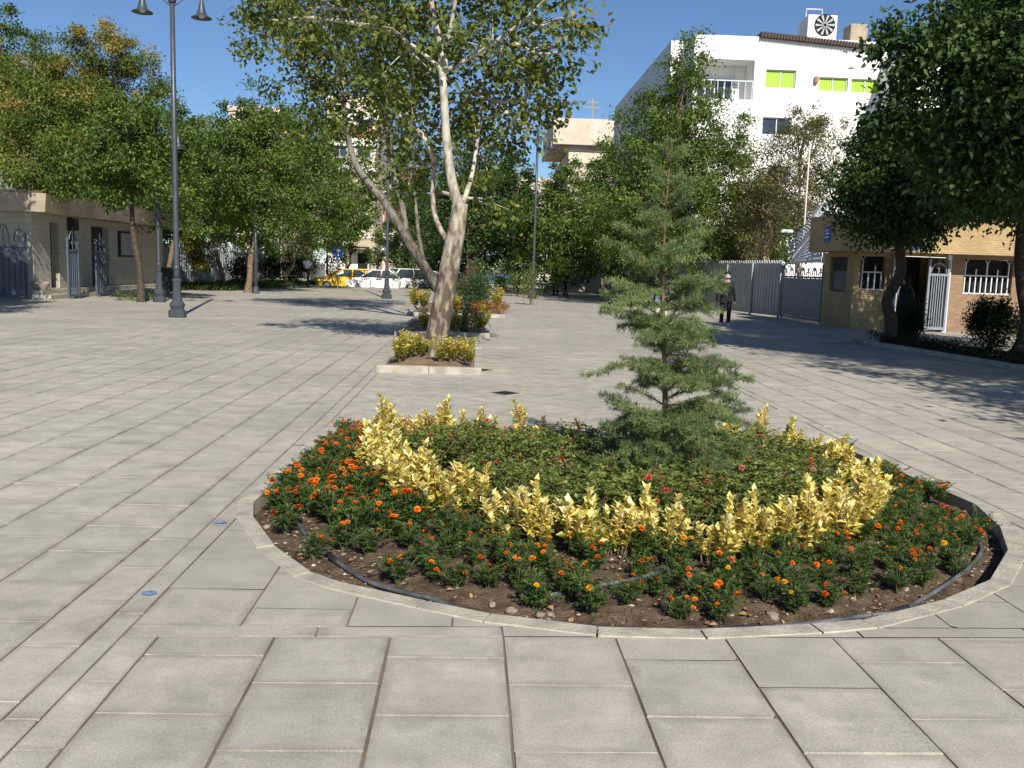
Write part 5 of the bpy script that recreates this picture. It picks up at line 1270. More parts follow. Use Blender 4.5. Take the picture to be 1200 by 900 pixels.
# roof bits
x_, _, z_ = at(1090, 256, 30); t = thing('roof_box', 'pale ventilation box on the gatehouse roof', 'roof box', (x_, 30, HB + 1.0)); MB().box(-.32, .32, -.3, .3, .055, .6).build('housing', MT['whitecloth'], t, bevel=.02); MB().box(-.38, .38, -.36, .36, .6, .66).build('cap', MT['concrete'], t)
x_, _, z_ = at(1081, 246, 31.2); t = thing('water_tank', 'small blue water tank on the gatehouse roof', 'water tank', (x_, 31.2, HB + 1.05)); MB().lathe([(0, 0), (.34, 0), (.36, .06), (.35, .62), (.3, .75), (.12, .82), (.1, .88), (0, .88)], n=18).build('tank', MT['blue'], t, smooth=True)

# sheet gate, corrugated fence, lattice and boundary wall
a, b = Vector((12.25, 32.1, 0)), Vector((11.75, 34.9, 0))
gate_leaf('sheet_gate', 'tall dark blue grey sheet gate beside the gatehouse', 'gate', (11.62, 30.65), (11.47, 34.3), 2.05, mm=MT['gategrey'], n=9, peak=.12)
t = thing('lattice_screen', 'white ornamental lattice with rising spiral rail above the sheet gate', 'lattice', (12.0, 33.4, 2.0), math.atan2(3.15, -.55))
m_ = MB(); z0_ = lambda s: 0.18 + (1.65) * (1 - (s / 2.9)) ** .8
top = [(s, 0, z0_(s)) for s in np.linspace(0, 2.88, 14)]
m_.tube(top, .03, 6); m_.tube([(0, 0, 0), (0, 0, 1.85)], .04, 6); m_.tube([(0, 0, 0.06), (2.9, 0, 0.06)], .03, 6); m_.tube([(1.0, 0, 0.0), (1.0, 0, 1.25)], .03, 6)
m_.build('frame', MT['whitemetal'], t)
m_ = MB()
for k in range(24):
    s = .1 + 2.7 * k / 24; hh = z0_(s)
    m_.tube([(s, 0, .06), (min(2.88, s + .35), 0, min(z0_(min(2.88, s + .35)), .06 + hh * .55)), (s, 0, hh)], .018, 5)
    m_.tube([(s + .2, 0, .06), (max(.02, s - .2), 0, hh * .8)], .016, 5)
m_.build('bars', MT['whitemetal'], t)
sp_ = []
for k in range(200):
    s = 2.85 * k / 199; a = k * .6; sp_.append((s + .02 * math.cos(a), .17 * math.cos(a), z0_(s) + .17 + .17 * math.sin(a)))
MB().tube(sp_, .021, 5).build('spiral_rail', MT['whitemetal'], t); t.location = (11.6, 30.7, 2.06); t.rotation_euler = (0, 0, math.atan2(3.0, -.12)); 
t = thing('sheet_fence', 'weathered grey sheet fence with spiked top behind the walking man', 'fence', (11.45, 34.4, 0), math.atan2(15.0, -2.1))
m_ = MB(); n_ = 60; Lf = 15.2
for k in range(n_): s0, st = Lf * k / n_, Lf / n_; m_.box(s0, s0 + st * .6, -.02, .02, .06, 1.95); m_.box(s0 + st * .6, s0 + st, -.02, -.004, .06, 1.95)
m_.build('sheet', MT['dgrey'], t)
for k in range(7): MB().box(Lf * k / 6 - .04, Lf * k / 6 + .04, .0205, .1, 0, 2.1).build('post', MT['dgrey'], t)
m_ = MB()
zz_ = [(0, 1.952)] + [(Lf * (k * .5) / 70, 2.0 if k % 2 == 0 else 2.2) for k in range(141)] + [(Lf, 1.952)]
for k in range(140):
    x0_, x1_ = Lf * k / 140, Lf * (k + 1) / 140; h0_, h1_ = (2.0, 2.2) if k % 2 == 0 else (2.2, 2.0)
    j = len(m_.v); m_.v += [(x0_, -.02, 1.952), (x0_, .02, 1.952), (x0_, .02, h0_), (x0_, -.02, h0_)] if k == 0 else []; j = len(m_.v) - 4
    m_.v += [(x1_, -.02, 1.952), (x1_, .02, 1.952), (x1_, .02, h1_), (x1_, -.02, h1_)]; m_.f += [(j + q_, j + (q_ + 1) % 4, j + 4 + (q_ + 1) % 4, j + 4 + q_) for q_ in range(4)]; m_.m += [0] * 4
m_.build('spiked_top', MT['dgrey'], t)
t = thing('boundary_wall', 'sunlit beige boundary wall rising behind the grey sheet fence', 'wall', (12.4, 39.5, 0), math.atan2(30, -2.0))
MB().box(0, 30, -.15, .15, 0, 3.9).build('wall_panel', MT['ochre'], t); MB().box(0, 30, -.2, .2, 3.903, 4.0).build('coping', MT['concrete'], t)
for k in range(9): MB().box(k * 3.6 + .5, k * 3.6 + .9, .153, .25, 0, 3.9).build('pier', MT['beige'], t)
x_, _, z_ = at(922, 271, 37); t = thing('flood_lamp', 'small white flood lamp on an arm left of the flagpole', 'lamp', (x_, 37, z_)); MB().box(-.25, .22, -.15, .15, -.06, .06).build('housing', MT['whitecloth'], t, bevel=.03); MB().tube([(.2, 0, 0), (.45, 0, -.05), (.5, 0, -z_)], .03, 6).build('arm', MT['iron'], t)

# ------------------------------------------------------------------ shrubs
def bush(label, x, y, z, rx, ry, h, n, leaf, lm, name='bush', cat='bush', group=None, clumps=40, stems=6, sig=.12, flat=False, aspect=.5):
    t = thing(name, label, cat, (x, y, z), 0, group); lf = Leaves(); st = MB()
    for k in range(stems):
        a = rng.uniform(0, 6.28); st.tube([(0, 0, -.05), (math.cos(a) * rx * .3, math.sin(a) * ry * .3, h * .4), (math.cos(a) * rx * .6, math.sin(a) * ry * .6, h * .85)], [.015, .012, .005], 5)
    c = rdir(clumps) * (rng.random((clumps, 1)) ** .4)
    C = np.stack([c[:, 0] * rx * .85, c[:, 1] * ry * .85, h * (.52 + .43 * c[:, 2])], 1)
    if flat: C = np.stack([rng.uniform(-rx, rx, clumps) * .92, rng.uniform(-ry, ry, clumps) * .92, h * rng.uniform(.25, .95, clumps)], 1)
    for cp in C:
        m = max(4, int(n / clumps * rng.uniform(.6, 1.4))); P = cp + rng.normal(size=(m, 3)) * sig
        P[:, 2] = np.maximum(P[:, 2], .01); o_ = unit(P - np.array([0, 0, h * .3]))
        lf.add(P, o_ * .7 + rdir(m) * .8 + UP * .25, UP * .6 + o_ * .5 + rdir(m) * .7, leaf * rng.uniform(.7, 1.25, m), leaf * aspect, rng.normal(.45, .1) + rng.normal(size=m) * .2)
    st.build('stem', MT['wood'], t); lf.build('foliage', LM[lm], t); return t
def gbush(label, px, py, wpx, hpx, d, lm, n=900, leaf=.05, z=.08, **kw):
    x, y = at(px, py, d)[:2]; return bush(label, x, y, z, wpx * d / F / 2, wpx * d / F / 2, hpx * d / F, n, leaf, lm, **kw)
SB = 'yellow green shrubs in the small beds'
def eclump(label, px, py, d, s, group=SB):
    x, y = at(px, py, d)[:2]; t = thing('golden_euonymus', label, 'shrub', (x, y, .12), 0, group)
    lf = Leaves(); st = MB(); ns = 11
    for k in range(ns):
        a = rng.uniform(0, 6.28); r = .2 * s * math.sqrt(rng.random()); hh = .5 * s * rng.uniform(.55, 1.0)
        tip = np.array([math.cos(a) * r, math.sin(a) * r, hh]); st.tube([(0, 0, -.03), tuple(tip * [.6, .6, .5]), tuple(tip)], [.007, .005, .002], 5)
        nw = 11
        for j in range(nw):
            f = .2 + .8 * j / nw; m = 4; b = rng.uniform(0, 6.28) + np.arange(m) * 1.57
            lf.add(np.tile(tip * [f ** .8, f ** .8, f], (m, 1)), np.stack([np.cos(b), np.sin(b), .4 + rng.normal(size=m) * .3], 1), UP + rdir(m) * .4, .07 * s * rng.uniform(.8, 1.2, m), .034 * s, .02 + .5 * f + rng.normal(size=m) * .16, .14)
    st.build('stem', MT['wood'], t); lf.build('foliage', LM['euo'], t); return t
for i, (px, py, d, s, lab) in enumerate([(468, 431, 14.0, .95, 'tall yellow shrub at the left corner of nearest small bed'), (480, 426, 14.5, .95, 'yellow shrub second from left in nearest small bed'), (490, 424, 14.7, .85, 'yellow green shrub touching the pale trunk on its left'),
    (516, 430, 14.1, .85, 'yellow green shrub just right of the pale trunk'), (527, 430, 14.1, .85, 'low yellow green shrub in middle front of nearest small bed'), (546, 428, 14.4, .8, 'greener yellow shrub at right back of nearest small bed'), (551, 436, 13.9, .72, 'small yellow shrub at right front corner of nearest small bed'), (538, 424, 14.9, .7, 'low green yellow shrub behind the right front corner shrub')]):
    eclump(lab, px, py, d, s)
for i, (px, py, d, s, lab) in enumerate([(497, 388, 21.3, 1.0, 'yellow shrub left of trunk in the second small bed'), (528, 392, 21.0, .95, 'yellow green shrub right of trunk in second small bed'), (540, 392, 21.2, 1.0, 'yellow green shrub mid second small bed beside grey green one'), (560, 392, 21.0, 1.0, 'bright yellow shrub at right end of second small bed'), (566, 386, 22.2, 1.15, 'taller yellow shrub behind the right end of second small bed')]):
    eclump(lab, px, py, d, s)
gbush('grey green bush in front of second small bed', 549, 394, 26, 30, 21.0, 'sage', 700, .06)
for i, (px, py, d, s, lab) in enumerate([(487, 360, 31.5, 1.5, 'yellow shrub at the left edge of third small bed'), (497, 360, 31.0, 1.4, 'second yellow shrub left of trunk in third small bed'), (582, 362, 33, 1.7, 'bright yellow shrub at right back of third small bed'), (534, 372, 29.5, 1.2, 'yellow shrub beside trunk at front of third small bed')]):
    eclump(lab, px, py, d, s)
gbush('large blue green bush in the third small bed right of trunk', 553, 366, 44, 46, 30.5, 'sage', 6500, .07, clumps=120, sig=.13)
gbush('dark green bush joining the large one at its right', 570, 358, 26, 34, 34.0, 'elm', 1200, .07, clumps=40)
bush('mass of orange marigolds at the right front of third small bed', *at(574, 372, 30.2)[:2], .1, .62, 1.3, .3, 2600, .04, 'mass', 'marigold_clump', 'marigolds', clumps=90, flat=True, sig=.07, aspect=.9)
bush('patch of orange marigolds by the trunk in third small bed', *at(526, 376, 29.4)[:2], .1, .35, .35, .32, 600, .04, 'mass', 'marigold_clump', 'marigolds', clumps=24, flat=True, sig=.07, aspect=.9)
gbush('rusty brown dried conifer beside the pale trunk', 551, 335, 12, 40, 44, 'rust', 900, .09, name='dried_conifer', cat='shrub', clumps=40, sig=.12)
gbush('smaller rusty dried shrub left of the dried conifer', 540, 335, 12, 22, 43, 'rust', 500, .08, name='dried_conifer', cat='shrub', clumps=24, sig=.12)
gbush('tall loose rose shrub in a round bed, far centre', 622, 357, 24, 46, 39.5, 'elm', 900, .08, clumps=46, sig=.14)
gbush('low round leafy shrub left of the tall loose shrub', 606, 346, 34, 28, 51, 'elm', 1200, .1, clumps=46, sig=.16)
gbush('little green shrub beside the white far planter', 590, 342, 16, 18, 58, 'elm', 500, .1, sig=.16)
gbush('dark shrub right of the dark lamp on the left path', 486, 348, 22, 30, 46, 'dark', 900, .09, sig=.16)
gbush('green shrub at the foot of the yellow taxi', 392, 338, 22, 22, 60, 'elm', 900, .1, sig=.16)
gbush('orange flowering tree like shrub before the far street', 597, 325, 16, 20, 60, 'dry', 500, .1, z=.9, sig=.16)
for (px, d, wd_, ht_, lab) in [(282, 56, 40, 34, 'dark shrub behind the brown trunk under left trees'), (318, 60, 40, 36, 'dark shrub under the left row right of thin post'), (345, 64, 36, 36, 'dark shrub under the left row beside the round panel'), (360, 68, 28, 34, 'dark shrub under the last left trees'), (238, 60, 30, 26, 'low dark shrub at the corrugated fence foot')]:
    gbush(lab, px, 336, wd_, ht_, d, 'elm' if px < 250 else 'dark', 2200, .14, z=0, clumps=60, sig=.2, group='dark shrubs under the left trees')
# dark shrubs on the right verge
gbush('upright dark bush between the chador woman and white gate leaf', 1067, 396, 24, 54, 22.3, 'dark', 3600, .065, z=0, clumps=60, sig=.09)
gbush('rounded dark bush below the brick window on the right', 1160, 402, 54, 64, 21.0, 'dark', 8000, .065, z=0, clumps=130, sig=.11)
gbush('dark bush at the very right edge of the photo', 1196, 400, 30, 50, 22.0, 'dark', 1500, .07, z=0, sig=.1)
hd = thing('low_hedge', 'low dark hedge along the right kerb under the street trees', 'hedge', (0, 0, 0))
lf = Leaves(); mbh = MB(); n = 9000
tt = rng.random(n); ed0 = np.array(gp(1005, 402)); ed1 = np.array(gp(1300, 452)); 
px_ = ed0[0] + (ed1[0] - ed0[0]) * tt; py_ = ed0[1] + (ed1[1] - ed0[1]) * tt; nr_ = np.array([ed1[1] - ed0[1], -(ed1[0] - ed0[0])]); nr_ = -nr_ / np.linalg.norm(nr_)
ofs = rng.uniform(.1, .95, n); hh = .26 + .05 * np.sin(tt * 40) + .04 * np.sin(tt * 97)
P = np.stack([px_ + nr_[0] * ofs, py_ + nr_[1] * ofs, hh * rng.random(n) ** .5], 1)
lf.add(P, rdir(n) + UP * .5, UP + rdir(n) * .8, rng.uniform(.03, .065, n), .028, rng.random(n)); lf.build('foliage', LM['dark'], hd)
for k in range(30):
    f = (k + .5) / 30; p = ed0 + (ed1 - ed0) * f + nr_ * .5; mbh.tube([(p[0], p[1], 0), (p[0] + .05, p[1], .2)], .012, 5)
mbh.tube([(ed0[0] + nr_[0] * .5, ed0[1] + nr_[1] * .5, .015), (ed1[0] + nr_[0] * .5, ed1[1] + nr_[1] * .5, .015)], .014, 5); mbh.build('stem', MT['wood'], hd)
# raised verge kerb on the right and soil behind it
m_ = MB(); k0 = np.array(gp(955, 402)); pts_ = [k0, ed0, ed1]
for i in range(2):
    A_, B_ = pts_[i], pts_[i + 1]; L_ = np.linalg.norm(B_ - A_); m = max(1, int(L_ / .8)); dv = (B_ - A_) / L_; nn_ = np.array([-dv[1], dv[0]]); nn_ = nn_ if nn_ @ nr_ > 0 else -nn_
    for k in range(m):
        a_ = A_ + dv * (L_ * k / m + .004); b_ = A_ + dv * (L_ * (k + 1) / m - .004)
        m_.prism([tuple(a_), tuple(b_), tuple(b_ + nn_ * .12), tuple(a_ + nn_ * .12)] if np.cross(b_ - a_, nn_) > 0 else [tuple(a_), tuple(a_ + nn_ * .12), tuple(b_ + nn_ * .12), tuple(b_)], -.05, .1)
tag(m_.build('verge_kerb', MT['kerb'], bevel=.01), kind='structure')
q_ = [ed0 + nr_ * .12, ed1 + nr_ * .12, ed1 + nr_ * 1.2, ed0 + nr_ * 1.2]
m_ = MB(); m_.add([(p[0], p[1], .05) for p in q_], [(0, 1, 2, 3) if np.cross(q_[1] - q_[0], q_[2] - q_[1]) > 0 else (3, 2, 1, 0)]); tag(m_.build('verge_soil', MT['soil']), kind='structure')
# grassy verge under the left trees
lf = Leaves(); n = 9000; xs_ = rng.uniform(-16.8, -11.6, n); ys_ = rng.uniform(46, 66, n); k_ = (xs_ < -12.6) | (ys_ > 52); xs_, ys_ = xs_[k_], ys_[k_]; n = len(xs_)
lf.add(np.stack([xs_, ys_, np.zeros(n)], 1), rdir(n) * .6 + UP, rdir(n), rng.uniform(.1, .38, n), .03, rng.random(n)); tag(lf.build('grass', LM['elm']), 'rough green grass under the left tree row', 'grass', kind='stuff')
gbush('small tuft of weeds around the leaning kiosk tree foot', 158, 353, 40, 8, 33.4, 'elm', 500, .08, z=0, flat=True, clumps=30, sig=.1)

# ------------------------------------------------------------------ planters and vehicles on the far street
for i, (px, lm_) in enumerate([(428, 'dark'), (445, 'dry'), (463, 'elm'), (412, 'rust'), (582, 'elm')]):
    d = 60.6 if px < 500 else 59; x, y = at(px, 336, d)[:2]
    t = thing('planter', ['white concrete planter, leftmost in front of the white sedan', 'white concrete planter with dry plant in front of the white sedan', 'white concrete planter just right of the dark lamp', 'white concrete planter beside the yellow taxi', 'white concrete planter alone right of the blue green bush'][i], 'planter', (x, y, 0), 0, 'white planters at the end of the square')
    MB().add([(-.3, -.3, 0), (.3, -.3, 0), (.3, .3, 0), (-.3, .3, 0), (-.36, -.36, .4), (.36, -.36, .4), (.36, .36, .4), (-.36, .36, .4)], [(3, 2, 1, 0), (0, 1, 5, 4), (1, 2, 6, 5), (2, 3, 7, 6), (3, 0, 4, 7), (4, 5, 6, 7)]).box(-.38, .38, -.38, .38, .402, .48).build('pot', MT['whitecloth'], t, bevel=.02)
    lf = Leaves(); m = 160; P = rng.normal(size=(m, 3)) * [.16, .16, .16] + [0, 0, .68]; P[:, 2] = np.maximum(P[:, 2], .48); lf.add(P, rdir(m) + UP * .5, rdir(m) + UP, .12, .06, rng.random(m)); lf.build('plant', LM[lm_], t)

def car(label, cat, x, y, rz, m, Lc=4.4, Wc=1.7, Hc=1.42, kind='sedan', name='parked_car', group='cars on the far street'):
    t = thing(name, label, cat, (x, y, -.3), rz, group); h = Lc / 2; w_ = Wc / 2
    def loft(secs, mm, nm_, parent=t, bev=0):
        mb = MB(); V = []; k = len(secs[0])
        for s in secs: V += s
        Fq = [tuple(range(k))[::-1], tuple(range((len(secs) - 1) * k, len(secs) * k))]
        for i in range(len(secs) - 1):
            for j in range(k): Fq.append((i * k + j, i * k + (j + 1) % k, (i + 1) * k + (j + 1) % k, (i + 1) * k + j))
        mb.add(V, Fq); return mb.build(nm_, mm, parent, bevel=bev)
    def sec(x_, zb, zm, zt_, ww): return [(x_, -ww * .93, zb), (x_, -ww, zm), (x_, -ww * .9, zt_), (x_, ww * .9, zt_), (x_, ww, zm), (x_, ww * .93, zb)]
    loft([sec(-h, .35, .55, .66, w_ * .86), sec(-h + .15, .24, .55, .80, w_ * .96), sec(-h + .9, .2, .6, .9, w_), sec(0, .2, .6, .93, w_), sec(h - 1.3, .2, .6, .92, w_), sec(h - .2, .24, .55, .78, w_ * .95), sec(h, .35, .5, .62, w_ * .84)], m, 'body', bev=.04)
    if kind == 'suv': c = [(-h + .1, .8), (-h + .45, Hc), (h - 1.75, Hc), (h - 1.15, .9)]
    else: c = [(-h + .45, .88), (-h + 1.15, Hc), (h - 2.0, Hc), (h - 1.15, .9)]
    def cs(x_, z_, ww): return [(x_, -ww, .86), (x_, -ww * .98, (.86 + z_) / 2), (x_, -ww * .86 + .0, z_ - .03), (x_, ww * .86, z_ - .03), (x_, ww * .98, (.86 + z_) / 2), (x_, ww, .86)]
    gl_ = loft([cs(c[0][0], c[0][1] + .05, w_ * .88), cs(c[1][0], c[1][1], w_ * .9), cs((c[1][0] + c[2][0]) / 2, Hc + .02, w_ * .91), cs(c[2][0], c[2][1], w_ * .9), cs(c[3][0], c[3][1] + .03, w_ * .88)], MT['glass'], 'windows', bev=.02)
    r_ = MB(); r_.box(c[1][0] - .05, c[2][0] + .05, -w_ * .78, w_ * .78, Hc - .028, Hc + .035); r_.build('roof', m, t, bevel=.025)
    p_ = MB()
    for s in (-1, 1):
        for (xa_, za_, xb2, zb2) in ((c[0][0], .9, c[1][0], Hc - .02), (c[3][0], .9, c[2][0], Hc - .02), ((c[1][0] + c[2][0]) / 2, .9, (c[1][0] + c[2][0]) / 2 - .05, Hc - .02)):
            p_.tube([(xa_, s * w_ * .885, za_), ((xa_ + xb2) / 2, s * w_ * .9, (za_ + zb2) / 2), (xb2, s * w_ * .79, zb2)], .045, 6)
    p_.build('pillars', m, t)
    for sx in (-1, 1):
        for sy in (-1, 1):
            cx_ = sx * (h - .85); wh = MB(); wh.lathe([(.18, -.1), (.28, -.1), (.31, -.06), (.31, .06), (.28, .1), (.18, .1)], n=18)
            q = wh.build('wheel', MT['rubber'], t); q.location = (cx_, sy * (w_ - .09), .31); q.rotation_euler = (R(90), 0, 0)
            ri = MB().lathe([(0, -.09), (.19, -.085), (.2, 0), (.19, .085), (0, .09)], n=12).build('rim', MT['chrome'], q)
    for s in (-1, 1):
        a_ = MB(); a_.box(h - .12, h + .005, s * w_ * .6 - .16, s * w_ * .6 + .16, .55, .68); a_.build('headlight', MT['lens'], t, bevel=.02)
        a_ = MB(); a_.box(-h - .005, -h + .1, s * w_ * .62 - .14, s * w_ * .62 + .14, .56, .70); a_.build('tail_light', MT['red'], t, bevel=.02)
    b_ = MB(); b_.box(h - .1, h + .06, -w_ * .82, w_ * .82, .3, .46); b_.box(-h - .06, -h + .1, -w_ * .82, w_ * .82, .32, .48); b_.build('bumper', MT['dkiron'], t, bevel=.03)
    return t
def cpos(px, d): return at(px, 330, d)[:2]
car('yellow taxi sedan at the far street left of the white sedan', 'taxi', *cpos(403, 64.6), R(200), MT['yellow'])
car('second yellow taxi partly hidden behind the leftmost planters', 'taxi', *cpos(421, 67.5), R(185), MT['yellow'])
car('white sedan parked sideways behind the white planters', 'car', *cpos(441, 64.6), R(178), MT['carwhite'])
car('white hatchback behind the dark lamp facing the square', 'car', *cpos(469, 66), R(215), MT['carwhite'], Hc=1.55, kind='suv')
car('silver car half hidden by the leaning plane trunk', 'car', *cpos(494, 67.5), R(180), MT['carsilver'])
car('white car seen between the plane trunks at far street', 'car', *cpos(522, 69), R(180), MT['carwhite'])
# blue lorry behind the bushes
x, y = cpos(566, 74); t = thing('blue_lorry', 'blue pick up lorry behind the blue green bush at far street', 'lorry', (x, y, -.3), R(180))
MB().box(-2.6, .6, -.9, .9, .65, 1.25).build('cargo_bed', MT['carblue'], t, bevel=.03)
cb = MB(); cb.add([(.65, -.85, .45), (2.3, -.85, .45), (2.3, .85, .45), (.65, .85, .45), (.65, -.8, 2.0), (1.75, -.8, 2.0), (1.75, .8, 2.0), (.65, .8, 2.0), (2.25, -.85, 1.15), (2.25, .85, 1.15)], [(3, 2, 1, 0), (4, 5, 6, 7), (0, 1, 8, 5, 4), (1, 2, 9, 8), (8, 9, 6, 5), (2, 3, 7, 6, 9), (3, 0, 4, 7)]); cb = cb.build('cab', MT['carblue'], t, bevel=.04)
MB().add([(1.83, -.7, 1.88), (2.24, -.72, 1.22), (2.24, .72, 1.22), (1.83, .7, 1.88), (1.86, -.7, 1.9), (2.27, -.72, 1.24), (2.27, .72, 1.24), (1.86, .7, 1.9)], [(0, 1, 2, 3), (7, 6, 5, 4), (0, 4, 5, 1), (1, 5, 6, 2), (2, 6, 7, 3), (3, 7, 4, 0)]).build('windscreen', MT['glass'], cb)
for sx in (-1.6, 1.5):
    for sy in (-1, 1):
        q = MB().lathe([(0, -.1), (.3, -.1), (.34, -.06), (.34, .06), (.3, .1), (0, .1)], n=16).build('wheel', MT['rubber'], t); q.location = (sx, sy * .78, .34); q.rotation_euler = (R(90), 0, 0)
# round blue sign and banner at end of left row
x, y = at(396, 330, 58)[:2]; t = thing('round_sign', 'round blue road sign on a post near the yellow taxi', 'sign', (x, y, 0)); MB().tube([(0, 0, 0), (0, 0, 2.3)], .04, 8).build('post', MT['greyfence'], t)
m_ = MB(); m_.tube([(0, -.07, 2.25), (0, -.04, 2.25)], .38, 24); m_.build('disc', MT['blue'], t); m_ = MB(); m_.add([(-.05, -.075, 2.0), (.05, -.075, 2.0), (.05, -.075, 2.3), (.16, -.075, 2.3), (0, -.075, 2.48), (-.16, -.075, 2.3), (-.05, -.075, 2.3)], [(0, 1, 2, 3, 4, 5, 6)]); m_.build('arrow_mark', MT['white'], t)
x, y = at(361, 336, 56)[:2]; t = thing('information_panel', 'pale blue round information panel under the dark left trees', 'sign', (x, y, 0)); MB().tube([(0, 0, 0), (0, 0, 1.5)], .06, 8).build('post', MT['dkiron'], t); MB().tube([(0, -.06, 1.45), (0, .0, 1.45)], .3, 26).build('disc', MT['bluecloth'], t)
m_ = MB(); m_.tube([(0, -.075, 1.45), (0, -.062, 1.45)], .2, 22); m_.build('white_circle', MT['whitecloth'], t)
# globe lamp in the far street
x, y = at(442, 330, 80)[:2]; t = thing('globe_lamp', 'two globe garden lamp behind the white sedan', 'lamp', (x, y, 0)); MB().tube([(0, 0, 0), (0, 0, 2.6)], .05, 8).build('post', MT['dkiron'], t); MB().tube([(-.5, 0, 2.5), (.5, 0, 2.5)], .03, 6).build('arm', MT['dkiron'], t)
for s in (-.5, .5): MB().lathe([(.25 * math.sin(a), -.25 * math.cos(a)) for a in np.linspace(0.01, 3.13, 9)], s, 0, 2.78, 14).build('globe', MT['lens'], t, smooth=True)

# ------------------------------------------------------------------ people
def skinned(verts, edges_, radii, root=0, sub=2):
    me = bpy.data.meshes.new('tmp'); me.from_pydata(verts, edges_, []); o = bpy.data.objects.new('tmp', me); COL.objects.link(o)
    md = o.modifiers.new('s', 'SKIN'); md.use_smooth_shade = True
    for i, r_ in enumerate(radii):
        d = me.skin_vertices[0].data[i]; d.radius = r_ if isinstance(r_, tuple) else (r_, r_); d.use_root = (i == root)
    s2 = o.modifiers.new('u', 'SUBSURF'); s2.levels = sub; s2.render_levels = sub
    dg = bpy.context.evaluated_depsgraph_get(); ev = o.evaluated_get(dg); r = bpy.data.meshes.new_from_object(ev)
    bpy.data.objects.remove(o); bpy.data.meshes.remove(me); return r
def person(label, x, y, rz, H, shirt, trousers, shoe, stride=.2, arms=((.16, .06, .95), (-.05, .1, 1.0)), mask=False, hat=None, hairlong=False, bag=None, stoop=0.0):
    """figure facing +y, standing at the origin"""
    t = thing('person', label, 'person', (x, y, 0), rz); k = H / 1.75
    J = dict(pel=(0, 0, .93), sp=(0, .01, 1.12), ch=(0, .02 + stoop * .3, 1.32), nk=(0, .02 + stoop * .5, 1.49), hb=(0, .03 + stoop * .6, 1.57), hd=(0, .05 + stoop * .7, 1.65), ht=(0, .04 + stoop * .7, 1.72))
    names = ['pel', 'sp', 'ch', 'nk', 'hb', 'hd', 'ht']
    V = [J[n] for n in names]; Rr = [(.15, .11), (.145, .105), (.165, .11), (.055, .055), (.075, .085), (.085, .1), (.055, .065)]; E_ = [(0, 1), (1, 2), (2, 3), (3, 4), (4, 5), (5, 6)]
    hands = []
    for s, f in ((-1, stride), (1, -stride)):
        b = len(V); V += [(s * .10, 0, .86), (s * .105, f * .55 + .04, .48), (s * .105, f - .02, .10), (s * .11, f + .13, .04)]; Rr += [(.085, .09), (.062, .065), (.042, .045), (.038, .03)]; E_ += [(0, b), (b, b + 1), (b + 1, b + 2), (b + 2, b + 3)]
        ar = arms[0 if s < 0 else 1]; b = len(V)
        hx, hy, hz = s * (.21 + abs(ar[1])), ar[0], ar[2] - .2
        V += [(s * .17, .02 + stoop * .3, 1.40), (s * .225, ar[0] * .3 - .02, 1.16), (hx, hy, hz + .02), (hx, hy + .03, hz - .07)]; Rr += [(.055, .055), (.042, .042), (.028, .03), (.024, .035)]; E_ += [(2, b), (b, b + 1), (b + 1, b + 2), (b + 2, b + 3)]
        hands.append((s, (hx, hy + .03, hz - .07)))
    sk = skinned(V, E_, Rr)
    mb = MB(); mb.v = [tuple(v.co) for v in sk.vertices]; mb.f = [tuple(p.vertices) for p in sk.polygons]; mb.m = [0] * len(mb.f)
    for s, (hx, hy, hz) in hands:          # five curled fingers
        for q in range(4): mb.tube([(hx, hy - .03 + q * .02, hz), (hx - s * .006, hy - .03 + q * .02, hz - .05 - .006 * (q in (1, 2))), (hx - s * .022, hy - .03 + q * .02, hz - .078 - .006 * (q in (1, 2)))], [.009, .008, .006], 5)
        mb.tube([(hx, hy + .03, hz + .02), (hx - s * .01, hy + .055, hz - .01), (hx - s * .015, hy + .06, hz - .04)], [.01, .009, .007], 5)
    hx, hy, hz = J['hd']
    mb.lathe([(0, -.012), (.014, -.006), (.012, .012), (.006, .03), (0, .036)], hx, hy + .105, hz - .022, 8)      # nose
    for s in (-1, 1): mb.lathe([(0, -.03), (.014, -.015), (.016, .01), (0, .03)], hx + s * .088, hy - .01, hz - .01, 8)   # ears
    bo = mb.build('body', MT['skin'], t, smooth=True)
    for s in (-1, 1): MB().lathe([(0, -.008), (.009, 0), (0, .008)], hx + s * .034, hy + .098, hz + .012, 8).build('eye', MT['dark'], t)
    MB().box(hx - .024, hx + .024, hy + .097, hy + .103, hz - .052, hz - .045).build('mouth', MT['lip'], t)
    V += [(0, 0, .80), (0, .005, 1.07)]; Rr += [(.165, .125), (.15, .11)]; xa_ = len(V) - 2; E_ += [(0, xa_), (0, xa_ + 1)]
    V += [(V[9][0], V[9][1], .035), (V[17][0], V[17][1], .035), (0, V[3][1], 1.475)]; Rr += [(.052, .055), (.052, .055), (.066, .066)]; hm = len(V) - 3; E_ += [(9, hm), (17, hm + 1), (2, hm + 2)]
    def cloth(idx, infl, nm_, mm, vv=None):
        mp = {a: i for i, a in enumerate(idx)}; e2 = [(mp[a], mp[b]) for a, b in E_ if a in mp and b in mp]; R2 = [tuple(c * infl[1] + infl[0] + (.022 if a in (0, 1, 2, xa_) and nm_ == 'shirt' else .008 if a in (9, 17) else 0) for c in Rr[a]) for a in idx]
        m2 = skinned([V[a] for a in idx], e2, R2); m2.materials.append(mm); o_ = bpy.data.objects.new(nm_, m2); link(o_, t); return o_
    la = [7, 8, 9]; lb = [15, 16, 17]; aa = [11, 12, 13]; ab = [19, 20, 21]
    cloth([0, xa_ + 1] + la + lb + [hm, hm + 1], (.012, 1.06), 'trousers', trousers); cloth([0, 1, 2, xa_, hm + 2] + aa + ab, (.014, 1.08), 'shirt', shirt)
